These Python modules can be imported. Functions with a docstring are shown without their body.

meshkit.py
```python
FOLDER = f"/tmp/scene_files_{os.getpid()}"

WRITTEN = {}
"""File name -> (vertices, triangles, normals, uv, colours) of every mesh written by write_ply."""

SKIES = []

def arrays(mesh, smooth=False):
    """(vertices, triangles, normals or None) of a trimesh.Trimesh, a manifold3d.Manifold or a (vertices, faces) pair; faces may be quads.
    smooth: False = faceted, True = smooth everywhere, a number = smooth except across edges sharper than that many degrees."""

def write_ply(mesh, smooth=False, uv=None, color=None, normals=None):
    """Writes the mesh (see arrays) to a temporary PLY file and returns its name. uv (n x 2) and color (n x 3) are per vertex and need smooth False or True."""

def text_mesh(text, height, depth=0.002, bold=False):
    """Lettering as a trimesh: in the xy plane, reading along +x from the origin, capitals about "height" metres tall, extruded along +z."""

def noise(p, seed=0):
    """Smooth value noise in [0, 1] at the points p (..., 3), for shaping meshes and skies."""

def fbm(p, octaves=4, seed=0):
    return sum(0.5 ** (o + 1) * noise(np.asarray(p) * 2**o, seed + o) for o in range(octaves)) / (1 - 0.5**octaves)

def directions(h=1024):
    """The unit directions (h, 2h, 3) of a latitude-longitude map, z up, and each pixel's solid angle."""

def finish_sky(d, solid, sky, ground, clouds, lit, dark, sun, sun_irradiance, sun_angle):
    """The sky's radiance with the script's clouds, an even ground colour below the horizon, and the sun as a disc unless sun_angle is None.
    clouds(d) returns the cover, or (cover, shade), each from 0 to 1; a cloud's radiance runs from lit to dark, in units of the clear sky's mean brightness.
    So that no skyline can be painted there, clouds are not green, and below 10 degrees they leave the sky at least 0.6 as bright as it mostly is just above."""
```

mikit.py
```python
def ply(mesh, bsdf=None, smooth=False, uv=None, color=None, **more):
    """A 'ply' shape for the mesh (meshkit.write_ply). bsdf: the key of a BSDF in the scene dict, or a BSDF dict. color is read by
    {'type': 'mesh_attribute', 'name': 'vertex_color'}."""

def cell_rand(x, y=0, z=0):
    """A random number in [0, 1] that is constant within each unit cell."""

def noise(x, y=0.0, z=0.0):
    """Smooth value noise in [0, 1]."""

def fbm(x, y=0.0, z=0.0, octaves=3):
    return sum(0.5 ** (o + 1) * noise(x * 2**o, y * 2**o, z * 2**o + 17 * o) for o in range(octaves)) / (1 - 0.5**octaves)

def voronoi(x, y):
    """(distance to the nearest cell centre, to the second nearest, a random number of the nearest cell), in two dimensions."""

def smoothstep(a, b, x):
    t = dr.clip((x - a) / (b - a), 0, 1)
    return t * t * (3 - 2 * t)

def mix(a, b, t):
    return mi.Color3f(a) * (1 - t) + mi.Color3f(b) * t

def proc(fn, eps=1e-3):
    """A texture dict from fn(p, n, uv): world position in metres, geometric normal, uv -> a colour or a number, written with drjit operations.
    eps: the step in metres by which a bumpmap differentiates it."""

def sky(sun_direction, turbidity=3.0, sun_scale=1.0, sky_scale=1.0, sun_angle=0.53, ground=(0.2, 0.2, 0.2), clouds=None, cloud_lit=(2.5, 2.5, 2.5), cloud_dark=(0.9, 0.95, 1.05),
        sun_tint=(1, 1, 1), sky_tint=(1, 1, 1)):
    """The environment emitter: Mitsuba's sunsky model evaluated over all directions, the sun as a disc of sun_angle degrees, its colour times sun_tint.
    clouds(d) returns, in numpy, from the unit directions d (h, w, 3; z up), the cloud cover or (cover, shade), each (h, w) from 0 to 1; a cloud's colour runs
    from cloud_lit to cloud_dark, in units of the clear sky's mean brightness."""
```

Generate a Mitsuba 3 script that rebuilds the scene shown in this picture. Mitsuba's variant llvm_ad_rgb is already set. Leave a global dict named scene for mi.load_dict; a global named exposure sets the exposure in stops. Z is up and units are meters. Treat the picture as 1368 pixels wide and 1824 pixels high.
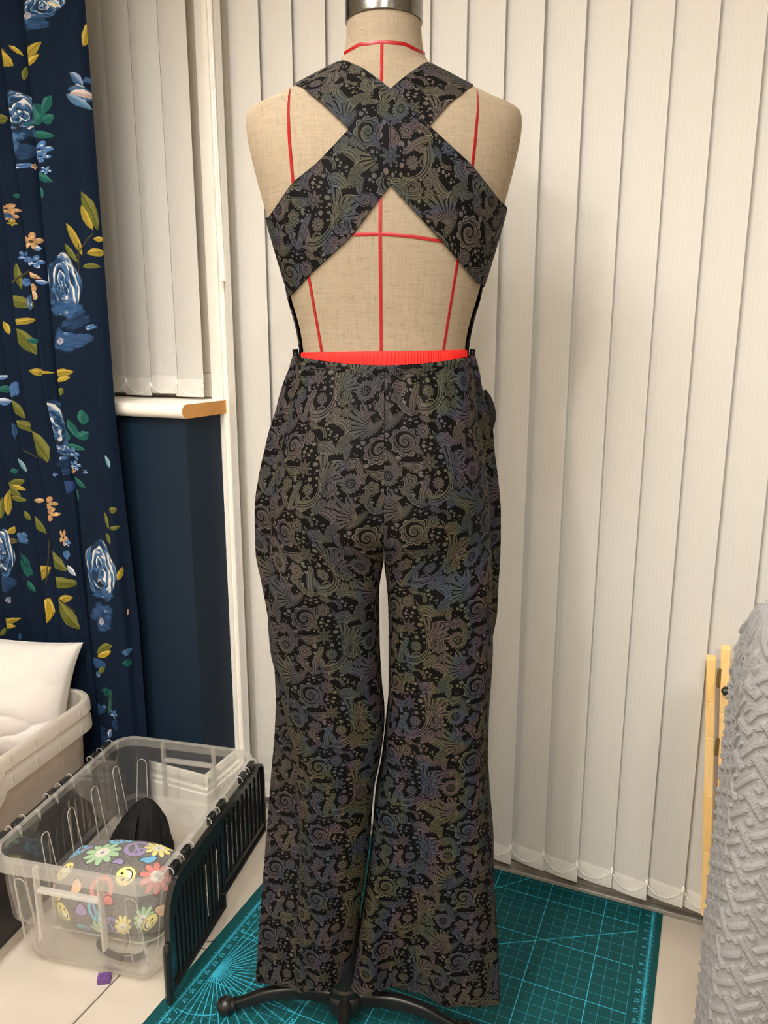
import math, random
import numpy as np, trimesh, mitsuba as mi, drjit as dr
import mikit, meshkit
from mikit import proc, noise, fbm, cell_rand, smoothstep, mix, voronoi
from scipy.interpolate import PchipInterpolator as PCH
from scipy.ndimage import gaussian_filter1d as GF
T = mi.ScalarTransform4f
PI = math.pi
scene, labels = {}, {}
# ------------------------------------------------------------------ camera, lights, exposure
FPX, CX, CY, HOR = 1370.0, 684.0, 912.0, 613.0
PITCH, YAW, ZC = math.atan((CY - HOR) / FPX), math.radians(23.3), 1.28
RT = np.array([math.cos(YAW), math.sin(YAW), 0.0])        # to the right
FW = np.array([-math.sin(YAW), math.cos(YAW), 0.0])       # away, level
UP = np.array([0, 0, 1.0])
LOOK = math.cos(PITCH) * FW - math.sin(PITCH) * UP
scene['camera'] = {'type': 'perspective', 'fov': math.degrees(2 * math.atan(CX / FPX)), 'fov_axis': 'x', 'near_clip': 0.05,
                   'to_world': T().look_at([0, 0, ZC], [float(LOOK[0]), float(LOOK[1]), ZC + float(LOOK[2])], [0, 0, 1])}
exposure = 2.97
LAMPS = [(0.05, 0.05, 2.34, 0.11, 13.0), (1.10, -0.30, 2.34, 0.10, 5.0), (-0.76, 0.16, 2.34, 0.40, 3.4), (0.42, -0.95, 2.34, 0.12, 32.0), (-0.85, -1.4, 2.34, 0.12, 40.0)]   # ceiling downlights: x, y, z, radius, radiance
WARM = (1.0, 0.95, 0.875)
# ------------------------------------------------------------------ helpers
def arr(*p): return np.array(p, float)
def W(X, D, Z):                                            # form-local (right, away, up) -> world
    return np.multiply.outer(X, RT) + np.multiply.outer(D, FW) + np.multiply.outer(Z, UP)
def ray(x, y):
    a, b = (x - CX) / FPX, (CY - y) / FPX
    return a * RT + (math.cos(PITCH) + math.sin(PITCH) * b) * FW + (-math.sin(PITCH) + math.cos(PITCH) * b) * UP
def at_z(x, y, z): r = ray(x, y); return arr(0, 0, ZC) + (z - ZC) / r[2] * r
def at_v(x, y, v): r = ray(x, y); return arr(0, 0, ZC) + v / r[1] * r
def at_d(x, y, d): r = ray(x, y); return arr(0, 0, ZC) + d / (r @ FW) * r
def rgb(r, g=None, b=None):
    if g is None: g = b = r
    return {'type': 'rgb', 'value': [float(r), float(g), float(b)]}
def srgb(r, g, b): return tuple(((c / 255 + 0.055) / 1.055) ** 2.4 if c > 10 else c / 255 / 12.92 for c in (r, g, b))
def mat(name, color=0.5, rough=0.5, spec=0.5, metal=0.0, bump=None, bs=0.001, eps=1e-3, two=True, **kw):
    col = proc(color) if callable(color) else rgb(*color) if isinstance(color, tuple) else rgb(color)
    d = {'type': 'principled', 'base_color': col, 'roughness': proc(rough) if callable(rough) else float(rough), 'specular': float(spec), 'metallic': float(metal), **kw}
    if bump is not None: d = {'type': 'bumpmap', 'scale': float(bs), 'arbitrary': proc(bump, eps), 'bsdf': d}
    scene[name] = {'type': 'twosided', 'bsdf': d} if two else d
    return name
def add(key, mesh, bsdf, smooth=False, uv=None, label=None, cat=None, group=None, kind=None, at=None):
    base, n = key, 0
    while key in scene: n += 1; key = f'{base}_{n:03d}'
    d = mesh if isinstance(mesh, dict) else mikit.ply(mesh, bsdf, smooth=smooth, uv=uv)
    if at is not None: d = {**d, 'to_world': at}
    scene[key] = d
    tag(key, label, cat, group, kind)
    return key
def tag(key, label=None, cat=None, group=None, kind=None):
    e = {k: v for k, v in (('label', label), ('category', cat), ('group', group), ('kind', kind)) if v}
    if e: labels.setdefault(key, {}).update(e)
def thing(name, label, cat, group=None):
    key, n = name, 0
    while key in labels: n += 1; key = f'{name}_{n:03d}'
    tag(key, label, cat, group); return key
def cat_(*ms): return trimesh.util.concatenate([trimesh.Trimesh(np.asarray(m[0]), np.asarray(m[1]), process=False) if isinstance(m, tuple) else m for m in ms])
def tri(f):
    f = np.asarray(f); return np.vstack([f[:, [0, 1, 2]], f[:, [0, 2, 3]]]) if f.shape[1] == 4 else f
def quads(n, m, cu=False, cv=False):
    i, j = np.meshgrid(np.arange(n if cu else n - 1), np.arange(m if cv else m - 1), indexing='ij')
    i2, j2 = (i + 1) % n, (j + 1) % m
    return np.stack([i * m + j, i2 * m + j, i2 * m + j2, i * m + j2], -1).reshape(-1, 4)
def grid(P, cu=False, cv=False, flip=False):               # P (n, m, 3)
    f = tri(quads(P.shape[0], P.shape[1], cu, cv))
    return P.reshape(-1, 3), f[:, ::-1] if flip else f
def box(x0, x1, y0, y1, z0, z1, c=0.0):
    if c <= 0:
        m = trimesh.creation.box(extents=(x1 - x0, y1 - y0, z1 - z0)); m.apply_translation(((x0 + x1) / 2, (y0 + y1) / 2, (z0 + z1) / 2)); return m
    pts = []
    for ax in range(3):
        for sx in (0, 1):
            for sy in (0, 1):
                for sz in (0, 1):
                    q = [c if k != ax else 0 for k in range(3)]
                    pts.append([(x0 + q[0], x1 - q[0])[sx], (y0 + q[1], y1 - q[1])[sy], (z0 + q[2], z1 - q[2])[sz]])
    return trimesh.Trimesh(pts).convex_hull
def frame(o, ang):                                         # 4x4: rotated about z, moved to o
    c, s = math.cos(ang), math.sin(ang)
    return np.array([[c, -s, 0, o[0]], [s, c, 0, o[1]], [0, 0, 1, o[2] if len(o) > 2 else 0], [0, 0, 0, 1.0]])
def tf(m, M):
    if isinstance(m, tuple): v = np.asarray(m[0]); return v @ M[:3, :3].T + M[:3, 3], m[1]
    m = m.copy(); m.apply_transform(M); return m
def tube(path, rad, n=8, closed=False, caps=True):
    p = np.asarray(path, float); k = len(p); rad = np.broadcast_to(rad, (k,))
    t = np.gradient(p, axis=0) if not closed else np.roll(p, -1, 0) - np.roll(p, 1, 0)
    t /= np.linalg.norm(t, axis=1, keepdims=True) + 1e-12
    a = np.cross(t[0], [0, 0, 1] if abs(t[0][2]) < 0.9 else [1, 0, 0]); a /= np.linalg.norm(a)
    A = []
    for i in range(k):
        a = a - t[i] * (a @ t[i]); a /= np.linalg.norm(a); A.append(a)
    A = np.array(A); B = np.cross(t, A); th = np.arange(n) * 2 * PI / n
    P = p[:, None] + rad[:, None, None] * (np.cos(th)[None, :, None] * A[:, None] + np.sin(th)[None, :, None] * B[:, None])
    v, f = grid(P, closed, True)
    if caps and not closed:
        v = np.vstack([v, p[0], p[-1]]); i = np.arange(n); q = (i + 1) % n; o = (k - 1) * n
        f = np.vstack([f, np.stack([i * 0 + k * n, i, q], 1), np.stack([i * 0 + k * n + 1, o + q, o + i], 1)])
    return trimesh.Trimesh(v, f, process=False)
def lathe(prof, n=48, center=(0, 0)):
    p = np.asarray(prof, float); th = np.arange(n) * 2 * PI / n
    P = np.stack([p[:, None, 0] * np.cos(th) + center[0], p[:, None, 0] * np.sin(th) + center[1], p[:, None, 1] + 0 * th], -1)
    return trimesh.Trimesh(*grid(P, False, True), process=False)
def spline(pts, n, closed=False):
    p = np.asarray(pts, float); d = np.r_[0, np.cumsum(np.linalg.norm(np.diff(p, axis=0), axis=1))]
    q = np.linspace(0, d[-1], n)
    return np.stack([PCH(d, p[:, k])(q) for k in range(p.shape[1])], -1)
def resample(pts, n):
    p = np.asarray(pts, float); d = np.r_[0, np.cumsum(np.linalg.norm(np.diff(p, axis=0), axis=1))]
    q = np.linspace(0, d[-1], n); return np.stack([np.interp(q, d, p[:, k]) for k in range(p.shape[1])], -1)
def shell(P, N, t):                                        # thin cloth sheet: grid P moved in by t along -N, closed at its rim
    n, m = P.shape[:2]; v = np.vstack([P.reshape(-1, 3), (P - N * t).reshape(-1, 3)]); f = tri(quads(n, m)); k = n * m
    rim = np.r_[np.arange(m), np.arange(1, n) * m + m - 1, (n - 1) * m + np.arange(m - 2, -1, -1), np.arange(n - 2, 0, -1) * m]
    nx = np.roll(rim, -1); s = np.stack([rim, rim + k, nx + k, nx], 1)
    return v, np.vstack([f, f[:, ::-1] + k, tri(s)])
def gnormal(P):
    a, b = np.gradient(P, axis=0), np.gradient(P, axis=1); n = np.cross(a, b)
    return n / (np.linalg.norm(n, axis=-1, keepdims=True) + 1e-12)
def rrect(a, b, r, n=6):                                   # rounded rectangle outline, half sizes a, b
    out = []
    for cx, cy, a0 in ((a - r, b - r, 0), (-a + r, b - r, 90), (-a + r, -b + r, 180), (a - r, -b + r, 270)):
        for k in range(n + 1):
            t = math.radians(a0 + 90 * k / n); out.append((cx + r * math.cos(t), cy + r * math.sin(t)))
    return np.array(out)
def loft(rings, zs=None, cap=False):                       # rings: list of (k,2) outlines at heights zs
    P = np.stack([np.c_[r, np.full(len(r), z)] for r, z in zip(rings, zs)])
    v, f = grid(P, False, True)
    if cap:
        c = P[-1].mean(0); v = np.vstack([v, c]); k = P.shape[1]; o = (P.shape[0] - 1) * k; i = np.arange(k)
        f = np.vstack([f, np.stack([o + i, o + (i + 1) % k, i * 0 + len(v) - 1], 1)])
    return trimesh.Trimesh(v, f, process=False)
# stamps: motifs of a print, placed on the cloth in its own coordinates (uv in metres) and looked up through a coarse grid
def stamp_print(stamps, Wt, Ht, shade, ground, K=5, cell=0.006):
    """stamps: rows (type, x, y, angle in degrees, half length, half width, extra, r, g, b, r2, g2, b2); shade(S, x, y) -> (colour, cover)."""
    S = np.asarray(stamps, float); nx, ny = max(1, round(Wt / cell)), max(1, round(Ht / cell)); cxs, cys = Wt / nx, Ht / ny
    gx, gy = np.meshgrid((np.arange(nx) + 0.5) * cxs, (np.arange(ny) + 0.5) * cys)
    table = np.zeros((ny * nx, K), np.uint32); count = np.zeros(ny * nx, int)
    for i, s in enumerate(S):
        dx, dy = gx - s[1], gy - s[2]; dx -= Wt * np.round(dx / Wt); dy -= Ht * np.round(dy / Ht)
        a = math.radians(s[3]); lx, ly = dx * math.cos(a) + dy * math.sin(a), -dx * math.sin(a) + dy * math.cos(a); pad = 0.75 * max(cxs, cys)
        for c in np.nonzero(((np.abs(lx) < s[4] * 1.05 + pad) & (np.abs(ly) < s[5] * 1.05 + pad)).ravel())[0]:
            if count[c] < K: table[c, count[c]] = i + 1; count[c] += 1
            else: table[c, :-1] = table[c, 1:]; table[c, -1] = i + 1
    flat = mi.UInt32(table.ravel()); S0 = np.vstack([np.full(S.shape[1], -1.0), S]); S0[0, 4:6] = 1e-3
    col = [mi.Float(np.ascontiguousarray(S0[:, k])) for k in range(S.shape[1])]
    def fn(p, n, uv):
        u, v = uv.x - Wt * dr.floor(uv.x / Wt), uv.y - Ht * dr.floor(uv.y / Ht)
        i = mi.UInt32(dr.clip(dr.floor(v / cys), 0, ny - 1)) * nx + mi.UInt32(dr.clip(dr.floor(u / cxs), 0, nx - 1))
        out = ground(p, uv)
        for k in range(K):
            g = dr.gather(mi.UInt32, flat, i * K + k)
            s = [dr.gather(mi.Float, c, g) for c in col]
            dx, dy = u - s[1], v - s[2]; dx -= Wt * dr.round(dx / Wt); dy -= Ht * dr.round(dy / Ht)
            a = s[3] * (PI / 180); sa, ca = dr.sin(a), dr.cos(a)
            c, cover = shade(s, (dx * ca + dy * sa) / s[4], (dy * ca - dx * sa) / s[5], p, uv)
            out = dr.lerp(out, c, dr.select(s[0] < 0, 0.0, cover))
        return out
    return fn
# ------------------------------------------------------------------ materials
def lin(a, b): return lambda t: mix(a, b, t)
CREAM, LINEN = srgb(226, 219, 205), srgb(222, 205, 178)
def c_tile(p, n, uv): return mix((0.46, 0.41, 0.345), (0.53, 0.48, 0.41), fbm(p.x * 5, p.y * 5, 1, 4))
mat('m_tile', c_tile, rough=lambda p, n, uv: 0.16 + 0.16 * fbm(p.x * 7, p.y * 7), spec=0.5)
mat('m_grout', (0.10, 0.085, 0.07), 0.9)
def c_navy(p, n, uv): return mix((0.0036, 0.0132, 0.028), (0.0048, 0.0160, 0.034), fbm(p.x * 6, p.z * 6, p.y * 6, 3))
mat('m_navy', c_navy, 0.62, 0.25, bump=lambda p, n, uv: fbm((p.x + p.y) * 220, p.z * 220, 0, 2), bs=0.00035)
mat('m_white', lambda p, n, uv: mix((0.78, 0.745, 0.68), (0.83, 0.80, 0.735), fbm(p.x * 8, p.y * 8, p.z * 8)), 0.32, 0.5)
mat('m_upvc', lambda p, n, uv: mix((0.66, 0.61, 0.52), (0.71, 0.66, 0.57), fbm(p.x * 5, p.y * 5, p.z * 5)), 0.38, 0.5)
mat('m_wallpaint', (0.66, 0.60, 0.50), 0.85, 0.3)
mat('m_ceiling', (0.78, 0.75, 0.70), 0.9, 0.3)
mat('m_mdf', lambda p, n, uv: mix((0.50, 0.235, 0.07), (0.60, 0.30, 0.10), fbm(p.y * 60, p.z * 160, p.x * 60, 3)), 0.75, 0.3)
mat('m_threshold', lambda p, n, uv: mix((0.20, 0.185, 0.16), (0.28, 0.26, 0.225), fbm(p.x * 30, p.y * 30, 0)), 0.45, 0.5)
mat('m_blackplastic', (0.012, 0.012, 0.012), 0.38, 0.5)
scene['m_pane'] = {'type': 'thindielectric', 'int_ior': 1.5}
def slat_rib(uv): return 0.5 + 0.5 * dr.sin(uv.x * (2 * PI / 0.0081)) * (0.6 + 0.4 * noise(uv.x * 300, 0, 3))
def c_slat(p, n, uv): return mix((0.565, 0.55, 0.52), (0.63, 0.615, 0.585), 0.34 * slat_rib(uv) + 0.2 * noise(uv.x * 900, uv.y * 40) + 0.13 * noise(uv.x * 60, uv.y * 900))
mat('m_slat', c_slat, 0.72, 0.35, bump=lambda p, n, uv: slat_rib(uv) + 0.12 * noise(uv.x * 1500, uv.y * 1500), bs=0.00018)
mat('m_slathem', lambda p, n, uv: mix((0.64, 0.62, 0.58), (0.70, 0.68, 0.635), noise(uv.x * 900, uv.y * 300)), 0.7, 0.35)
mat('m_bead', (0.86, 0.84, 0.80), 0.25, 0.6)
# ------------------------------------------------------------------ the room
VW, VG, UC = 1.518, 1.70, -1.176        # face of the dwarf wall, line of window and door, its right-hand end
tag('floor', kind='structure')
add('floor__screed', box(-2.7, 2.3, -2.7, 1.9, -0.06, -0.0025), 'm_grout')
i = 0
for u in np.arange(-2.841, 2.3, 0.6):
    for v in np.arange(-2.443, 1.8, 0.6):
        u0, u1, v0, v1 = max(u, -2.7), min(u + 0.6, 2.3), max(v, -2.7), min(v + 0.6, 1.9)
        if u1 - u0 > .02 and v1 - v0 > .02: add('floor__tile', box(u0 + .0018, u1 - .0018, v0 + .0018, v1 - .0018, -0.012, 0, .0012), 'm_tile')
add('ceiling', box(-2.7, 2.3, -2.7, 1.9, 2.42, 2.5), 'm_ceiling', kind='structure')
add('wall_left', box(-2.78, -2.62, -2.7, 1.9, 0, 2.42), 'm_wallpaint', kind='structure')
add('wall_right', box(2.2, 2.36, -2.7, 1.9, 0, 2.42), 'm_wallpaint', kind='structure')
add('wall_front', box(-2.7, 2.3, -2.78, -2.6, 0, 2.42), 'm_wallpaint', kind='structure')
add('wall_back', cat_(box(-2.7, UC, VW, VG, 0, 1.106), box(-2.7, 2.3, 1.72, 1.9, 2.30, 2.42), box(1.3, 2.3, 1.72, 1.9, 0, 2.3)), 'm_navy', kind='structure')
# window sill: rounded nose, raw sawn end
y = np.linspace(-PI / 2, PI / 2, 9)
prof = [(VG, 1.106), (1.488 + .0168, 1.106)] + [(1.5048 - .0168 * math.cos(a), 1.1228 + .0168 * math.sin(a)) for a in y] + [(VG + .0, 1.1396)]
P = np.stack([[(u, a, b) for a, b in prof] for u in (-2.6, -1.1605)])
add('window_sill', cat_(grid(P, flip=True)), 'm_white', 30, kind='structure')
v = np.array([(-1.1603, a, b) for a, b in prof]); f = [[0, k, k + 1] for k in range(1, len(v) - 1)]
add('window_sill__sawn_end', (v, np.array(f)), 'm_mdf', label='raw sawn end of the sill')
# skirting: moulded top
sk = [(0, 0), (.015, 0), (.015, .104), (.011, .108), (.012, .118), (.007, .124), (.008, .138), (.004, .152), (0, .156)]
def skirt(key, a, b, nrm):
    a, b, nrm = arr(*a), arr(*b), arr(*nrm)
    P = np.stack([[q + nrm * d + UP * z for d, z in sk] for q in (a, b)])
    return add(key, cat_(grid(P), grid(P, flip=True)), 'm_white', kind='structure')
skirt('baseboard_left', (-2.6, VW, 0), (UC + .015, VW, 0), (0, -1, 0))
skirt('baseboard_right', (UC, VW - .015, 0), (UC, 1.665, 0), (1, 0, 0))
# frame of window and door in one line
tag('window_1', kind='structure'); tag('door_1', kind='structure')
add('window_1__frame', cat_(box(-2.6, -1.232, 1.705, 1.765, 1.14, 1.205, .004), box(-1.30, -1.225, 1.712, 1.765, 1.205, 2.30, .004), box(-2.6, -1.3, 1.712, 1.765, 2.24, 2.30), box(-1.95, -1.88, 1.712, 1.765, 1.205, 2.24, .004)), 'm_upvc')
add('window_1__bead', cat_(box(-1.312, -1.30, 1.722, 1.75, 1.217, 2.24, .003), box(-1.88, -1.30, 1.722, 1.75, 1.205, 1.217, .003)), 'm_upvc')
add('window_1__pane', (np.array([(-2.6, 1.745, 1.2), (-1.25, 1.745, 1.2), (-1.25, 1.745, 2.28), (-2.6, 1.745, 2.28)]), np.array([[0, 1, 2], [0, 2, 3]])), 'm_pane')
add('window_1__handle', cat_(box(-1.288, -1.262, 1.70, 1.713, 1.50, 1.60, .004), box(-1.284, -1.266, 1.672, 1.70, 1.565, 1.59, .004), box(-1.287, -1.263, 1.662, 1.676, 1.47, 1.592, .005)), 'm_blackplastic', label='black window handle')
post = [(-1.176, 1.662), (-1.164, 1.662), (-1.164, 1.668), (-1.152, 1.668), (-1.152, 1.675), (-1.128, 1.675), (-1.128, 1.69), (-1.10, 1.69), (-1.10, 1.77), (-1.226, 1.77), (-1.226, 1.70), (-1.176, 1.70)]
add('door_1__post', trimesh.creation.extrude_polygon(__import__('shapely').Polygon(post), 2.30), 'm_white')
add('door_1__frame', cat_(box(-1.10, -1.05, 1.70, 1.765, .028, 2.30, .004), box(-.09, -.02, 1.70, 1.765, .028, 2.24, .004), box(.0, .07, 1.705, 1.77, .028, 2.24, .004), box(1.23, 1.30, 1.70, 1.765, .028, 2.30, .004), box(-1.05, 1.23, 1.70, 1.765, 2.24, 2.30), box(-1.05, 1.23, 1.70, 1.765, .028, .10, .004)), 'm_upvc')
add('door_1__threshold', cat_(box(-1.16, 1.3, 1.672, 1.78, 0, .026, .003), box(-1.16, 1.3, 1.655, 1.673, 0, .012, .002)), 'm_threshold')
add('door_1__pane', (np.array([(-1.06, 1.74, .09), (1.25, 1.74, .09), (1.25, 1.74, 2.26), (-1.06, 1.74, 2.26)]), np.array([[0, 1, 2], [0, 2, 3]])), 'm_pane')
# ceiling downlights
mat('m_lampring', (0.8, 0.8, 0.8), 0.3)
for k, (x, y, z, r, L) in enumerate(LAMPS):
    key = thing('ceiling_downlight', ('ceiling downlight above the dress form', 'ceiling downlight nearest the grey chair', 'ceiling downlight nearest the curtain', 'ceiling downlight behind the camera', 'rearmost ceiling downlight of the room')[k], 'ceiling light', 'ceiling downlights')
    n = 40; t = np.arange(n) * 2 * PI / n
    v = np.vstack([np.c_[x + r * np.cos(t), y + r * np.sin(t), t * 0 + z], [[x, y, z]]]); f = np.array([[(j + 1) % n, j, n] for j in range(n)])
    scene[key + '__lamp'] = mikit.ply((v, f), 'm_white', emitter={'type': 'area', 'radiance': rgb(*(L * c for c in WARM))})
    add(key + '__housing', lathe([(r + .001, z - .001), (r + .012, z - .002), (r + .014, z + .004), (r + .014, 2.42)], 40, (x, y)), 'm_lampring', 30)
# ------------------------------------------------------------------ vertical blinds
def slat_mesh(h, w=0.092, m=9):
    x = np.linspace(-w / 2, w / 2, m); z = np.array([0, .02, .045, .07, .1, .3, .6, .8, 1.0]) * np.array([1, 1, 1, 1, 1, h, h, h, h])
    P = np.stack([np.stack([x, -0.0035 * (1 - (2 * x / w) ** 2) , x * 0 + q], -1) for q in z]); N = np.zeros_like(P); N[..., 1] = -1
    v, f = shell(P, N, .0006); return (v, f[:, ::-1]), np.c_[v[:, 0], v[:, 2]]
def pocket_mesh(w=0.0918):
    x = np.linspace(-w / 2, w / 2, 9); z = np.array([-.0008, .0, .012, .034, .042, .046]); t = np.array([.0, .0012, .0022, .0018, .0006, .0])
    P = np.stack([np.stack([x, -0.0035 * (1 - (2 * x / w) ** 2) - .0002 - tt, x * 0 + q], -1) for q, tt in zip(z, t)])
    v, f = grid(P); return (np.vstack([v]), f), np.c_[v[:, 0], v[:, 2]]
ball = trimesh.creation.icosphere(1, .0018)
def chain(a, b, sag, n):
    t = np.linspace(0, 1, n); p = np.outer(1 - t, a) + np.outer(t, b); p[:, 2] -= sag * (1 - (2 * t - 1) ** 2)
    p[:, 1] -= .003
    return cat_(tube(p, .0003, 4), *[tf(ball, frame(q, 0)) for q in p])
def blind(key, edges, angs, v0, zb, zt, sag, ncb, clipz):
    sm, suv = slat_mesh(zt - zb); sd = mikit.ply(sm, 'm_slat', smooth=True, uv=suv); pm, puv = pocket_mesh(); pd = mikit.ply(pm, 'm_slathem', smooth=True, uv=puv)
    clip = cat_(box(-.003, .003, -.004, .002, -.004, .006, .001), box(-.0022, .0022, -.0045, -.001, .006, .010, .0005)); cd = mikit.ply(clip, 'm_bead')
    add(key + '__headrail', box(edges[0] - .078, edges[-1] + .03, v0 - .022, v0 + .022, zt, zt + .035, .004), 'm_white')
    tips = []
    for e, a in zip(edges, angs):
        c, s = math.cos(a), math.sin(a); u = e - .046 * c; zz = zb + .004 * math.sin(37 * e)
        M = T(frame((u, v0, zz), -a)); k = add(key + '__slat', sd, None, at=M)
        add(k + '__weight_pocket', pd, None, at=M, label='pale hem pocket with the bottom weight')
        q = arr(e - .002, v0 - .046 * abs(s) - .004 * (s < 0) - .001, zz + clipz); tips.append(q); add(key + '__chain_clip', cd, None, at=T(frame(q, 0)))
        add(key + '__carrier', box(u - .006, u + .006, v0 - .004, v0 + .004, zt - .006, zt + .002), 'm_bead')
    for k in range(len(tips) - 1): add(key + '__bead_chain', chain(tips[k], tips[k + 1], sag * (1 + .12 * math.sin(9 * k)), ncb), 'm_bead', 30)
tag('vertical_blind', 'wide cream vertical blind hanging to the floor behind the dress form', 'vertical blind')
ed = [-1.089, -1.006, -.923, -.841, -.760, -.680, -.601, -.523, -.444, -.367, -.288, -.209, -.131, -.054, .023, .101, .180, .259, .338, .417, .496, .575, .654]
an = [math.radians(46)] + [math.radians(10 + 1.5 * math.sin(5 * k)) for k in range(len(ed) - 1)]
blind('vertical_blind', ed, an, 1.64, .048, 2.255, .028, 16, .045)
tag('vertical_blind_001', 'short cream vertical blind above the window sill, beside the blue curtain', 'vertical blind')
e2 = [-2.14, -2.056, -1.972, -1.888, -1.804, -1.720, -1.637, -1.553, -1.470, -1.387, -1.302, -1.219]
blind('vertical_blind_001', e2, [math.radians(2.6 + 0.8 * math.sin(3 * k)) for k in range(len(e2))], 1.66, 1.150, 2.255, .026, 16, .028)
cp = spline([(-1.150, 1.645, 2.26), (-1.145, 1.644, 1.9), (-1.139, 1.643, 1.51)], 12)
add('vertical_blind_001__pull_cord', cat_(tube(cp, .0011, 6), tube(cp + [.005, .002, 0], .0011, 6)), 'm_bead', 40)
add('vertical_blind_001__cord_weight', tf(lathe([(0, 0), (.0085, .0), (.0095, .003), (.0078, .045), (.006, .085), (.0045, .092), (0, .093)], 20), frame((-1.1375, 1.643, 1.43), 0)), 'm_white', 35, label='white tapered cord weight')
# ------------------------------------------------------------------ dress form
DC = 1.27
# height, half width, depth of the centre, half depth at the back, at the front
TR = np.array([(0.90, .150, 1.270, .095, .09), (1.00, .163, 1.268, .112, .10), (1.10, .155, 1.268, .108, .10), (1.20, .138, 1.270, .092, .095), (1.265, .1300, 1.272, .084, .090), (1.29, .1325, 1.272, .084, .092), (1.36, .1500, 1.272, .090, .105),
    (1.43, .1695, 1.272, .096, .120), (1.489, .186, 1.274, .098, .125), (1.548, .201, 1.277, .097, .118), (1.590, .2095, 1.281, .091, .100), (1.612, .2115, 1.284, .084, .088), (1.626, .2095, 1.286, .078, .078), (1.634, .203, 1.288, .074, .072),
    (1.650, .170, 1.290, .070, .066), (1.667, .133, 1.293, .066, .061), (1.684, .098, 1.297, .064, .058), (1.698, .0720, 1.300, .0610, .056), (1.712, .0620, 1.302, .058, .055), (1.735, .0580, 1.304, .0562, .055), (1.760, .0565, 1.306, .0555, .055)])
tq = [PCH(TR[:, 0], TR[:, k]) for k in range(1, 5)]
NEXP = PCH([.9, 1.3, 1.55, 1.60, 1.634, 1.655, 1.69, 1.715, 1.76], [2.3, 2.3, 2.35, 2.3, 2.0, 1.65, 1.65, 2.0, 2.0])
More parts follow.
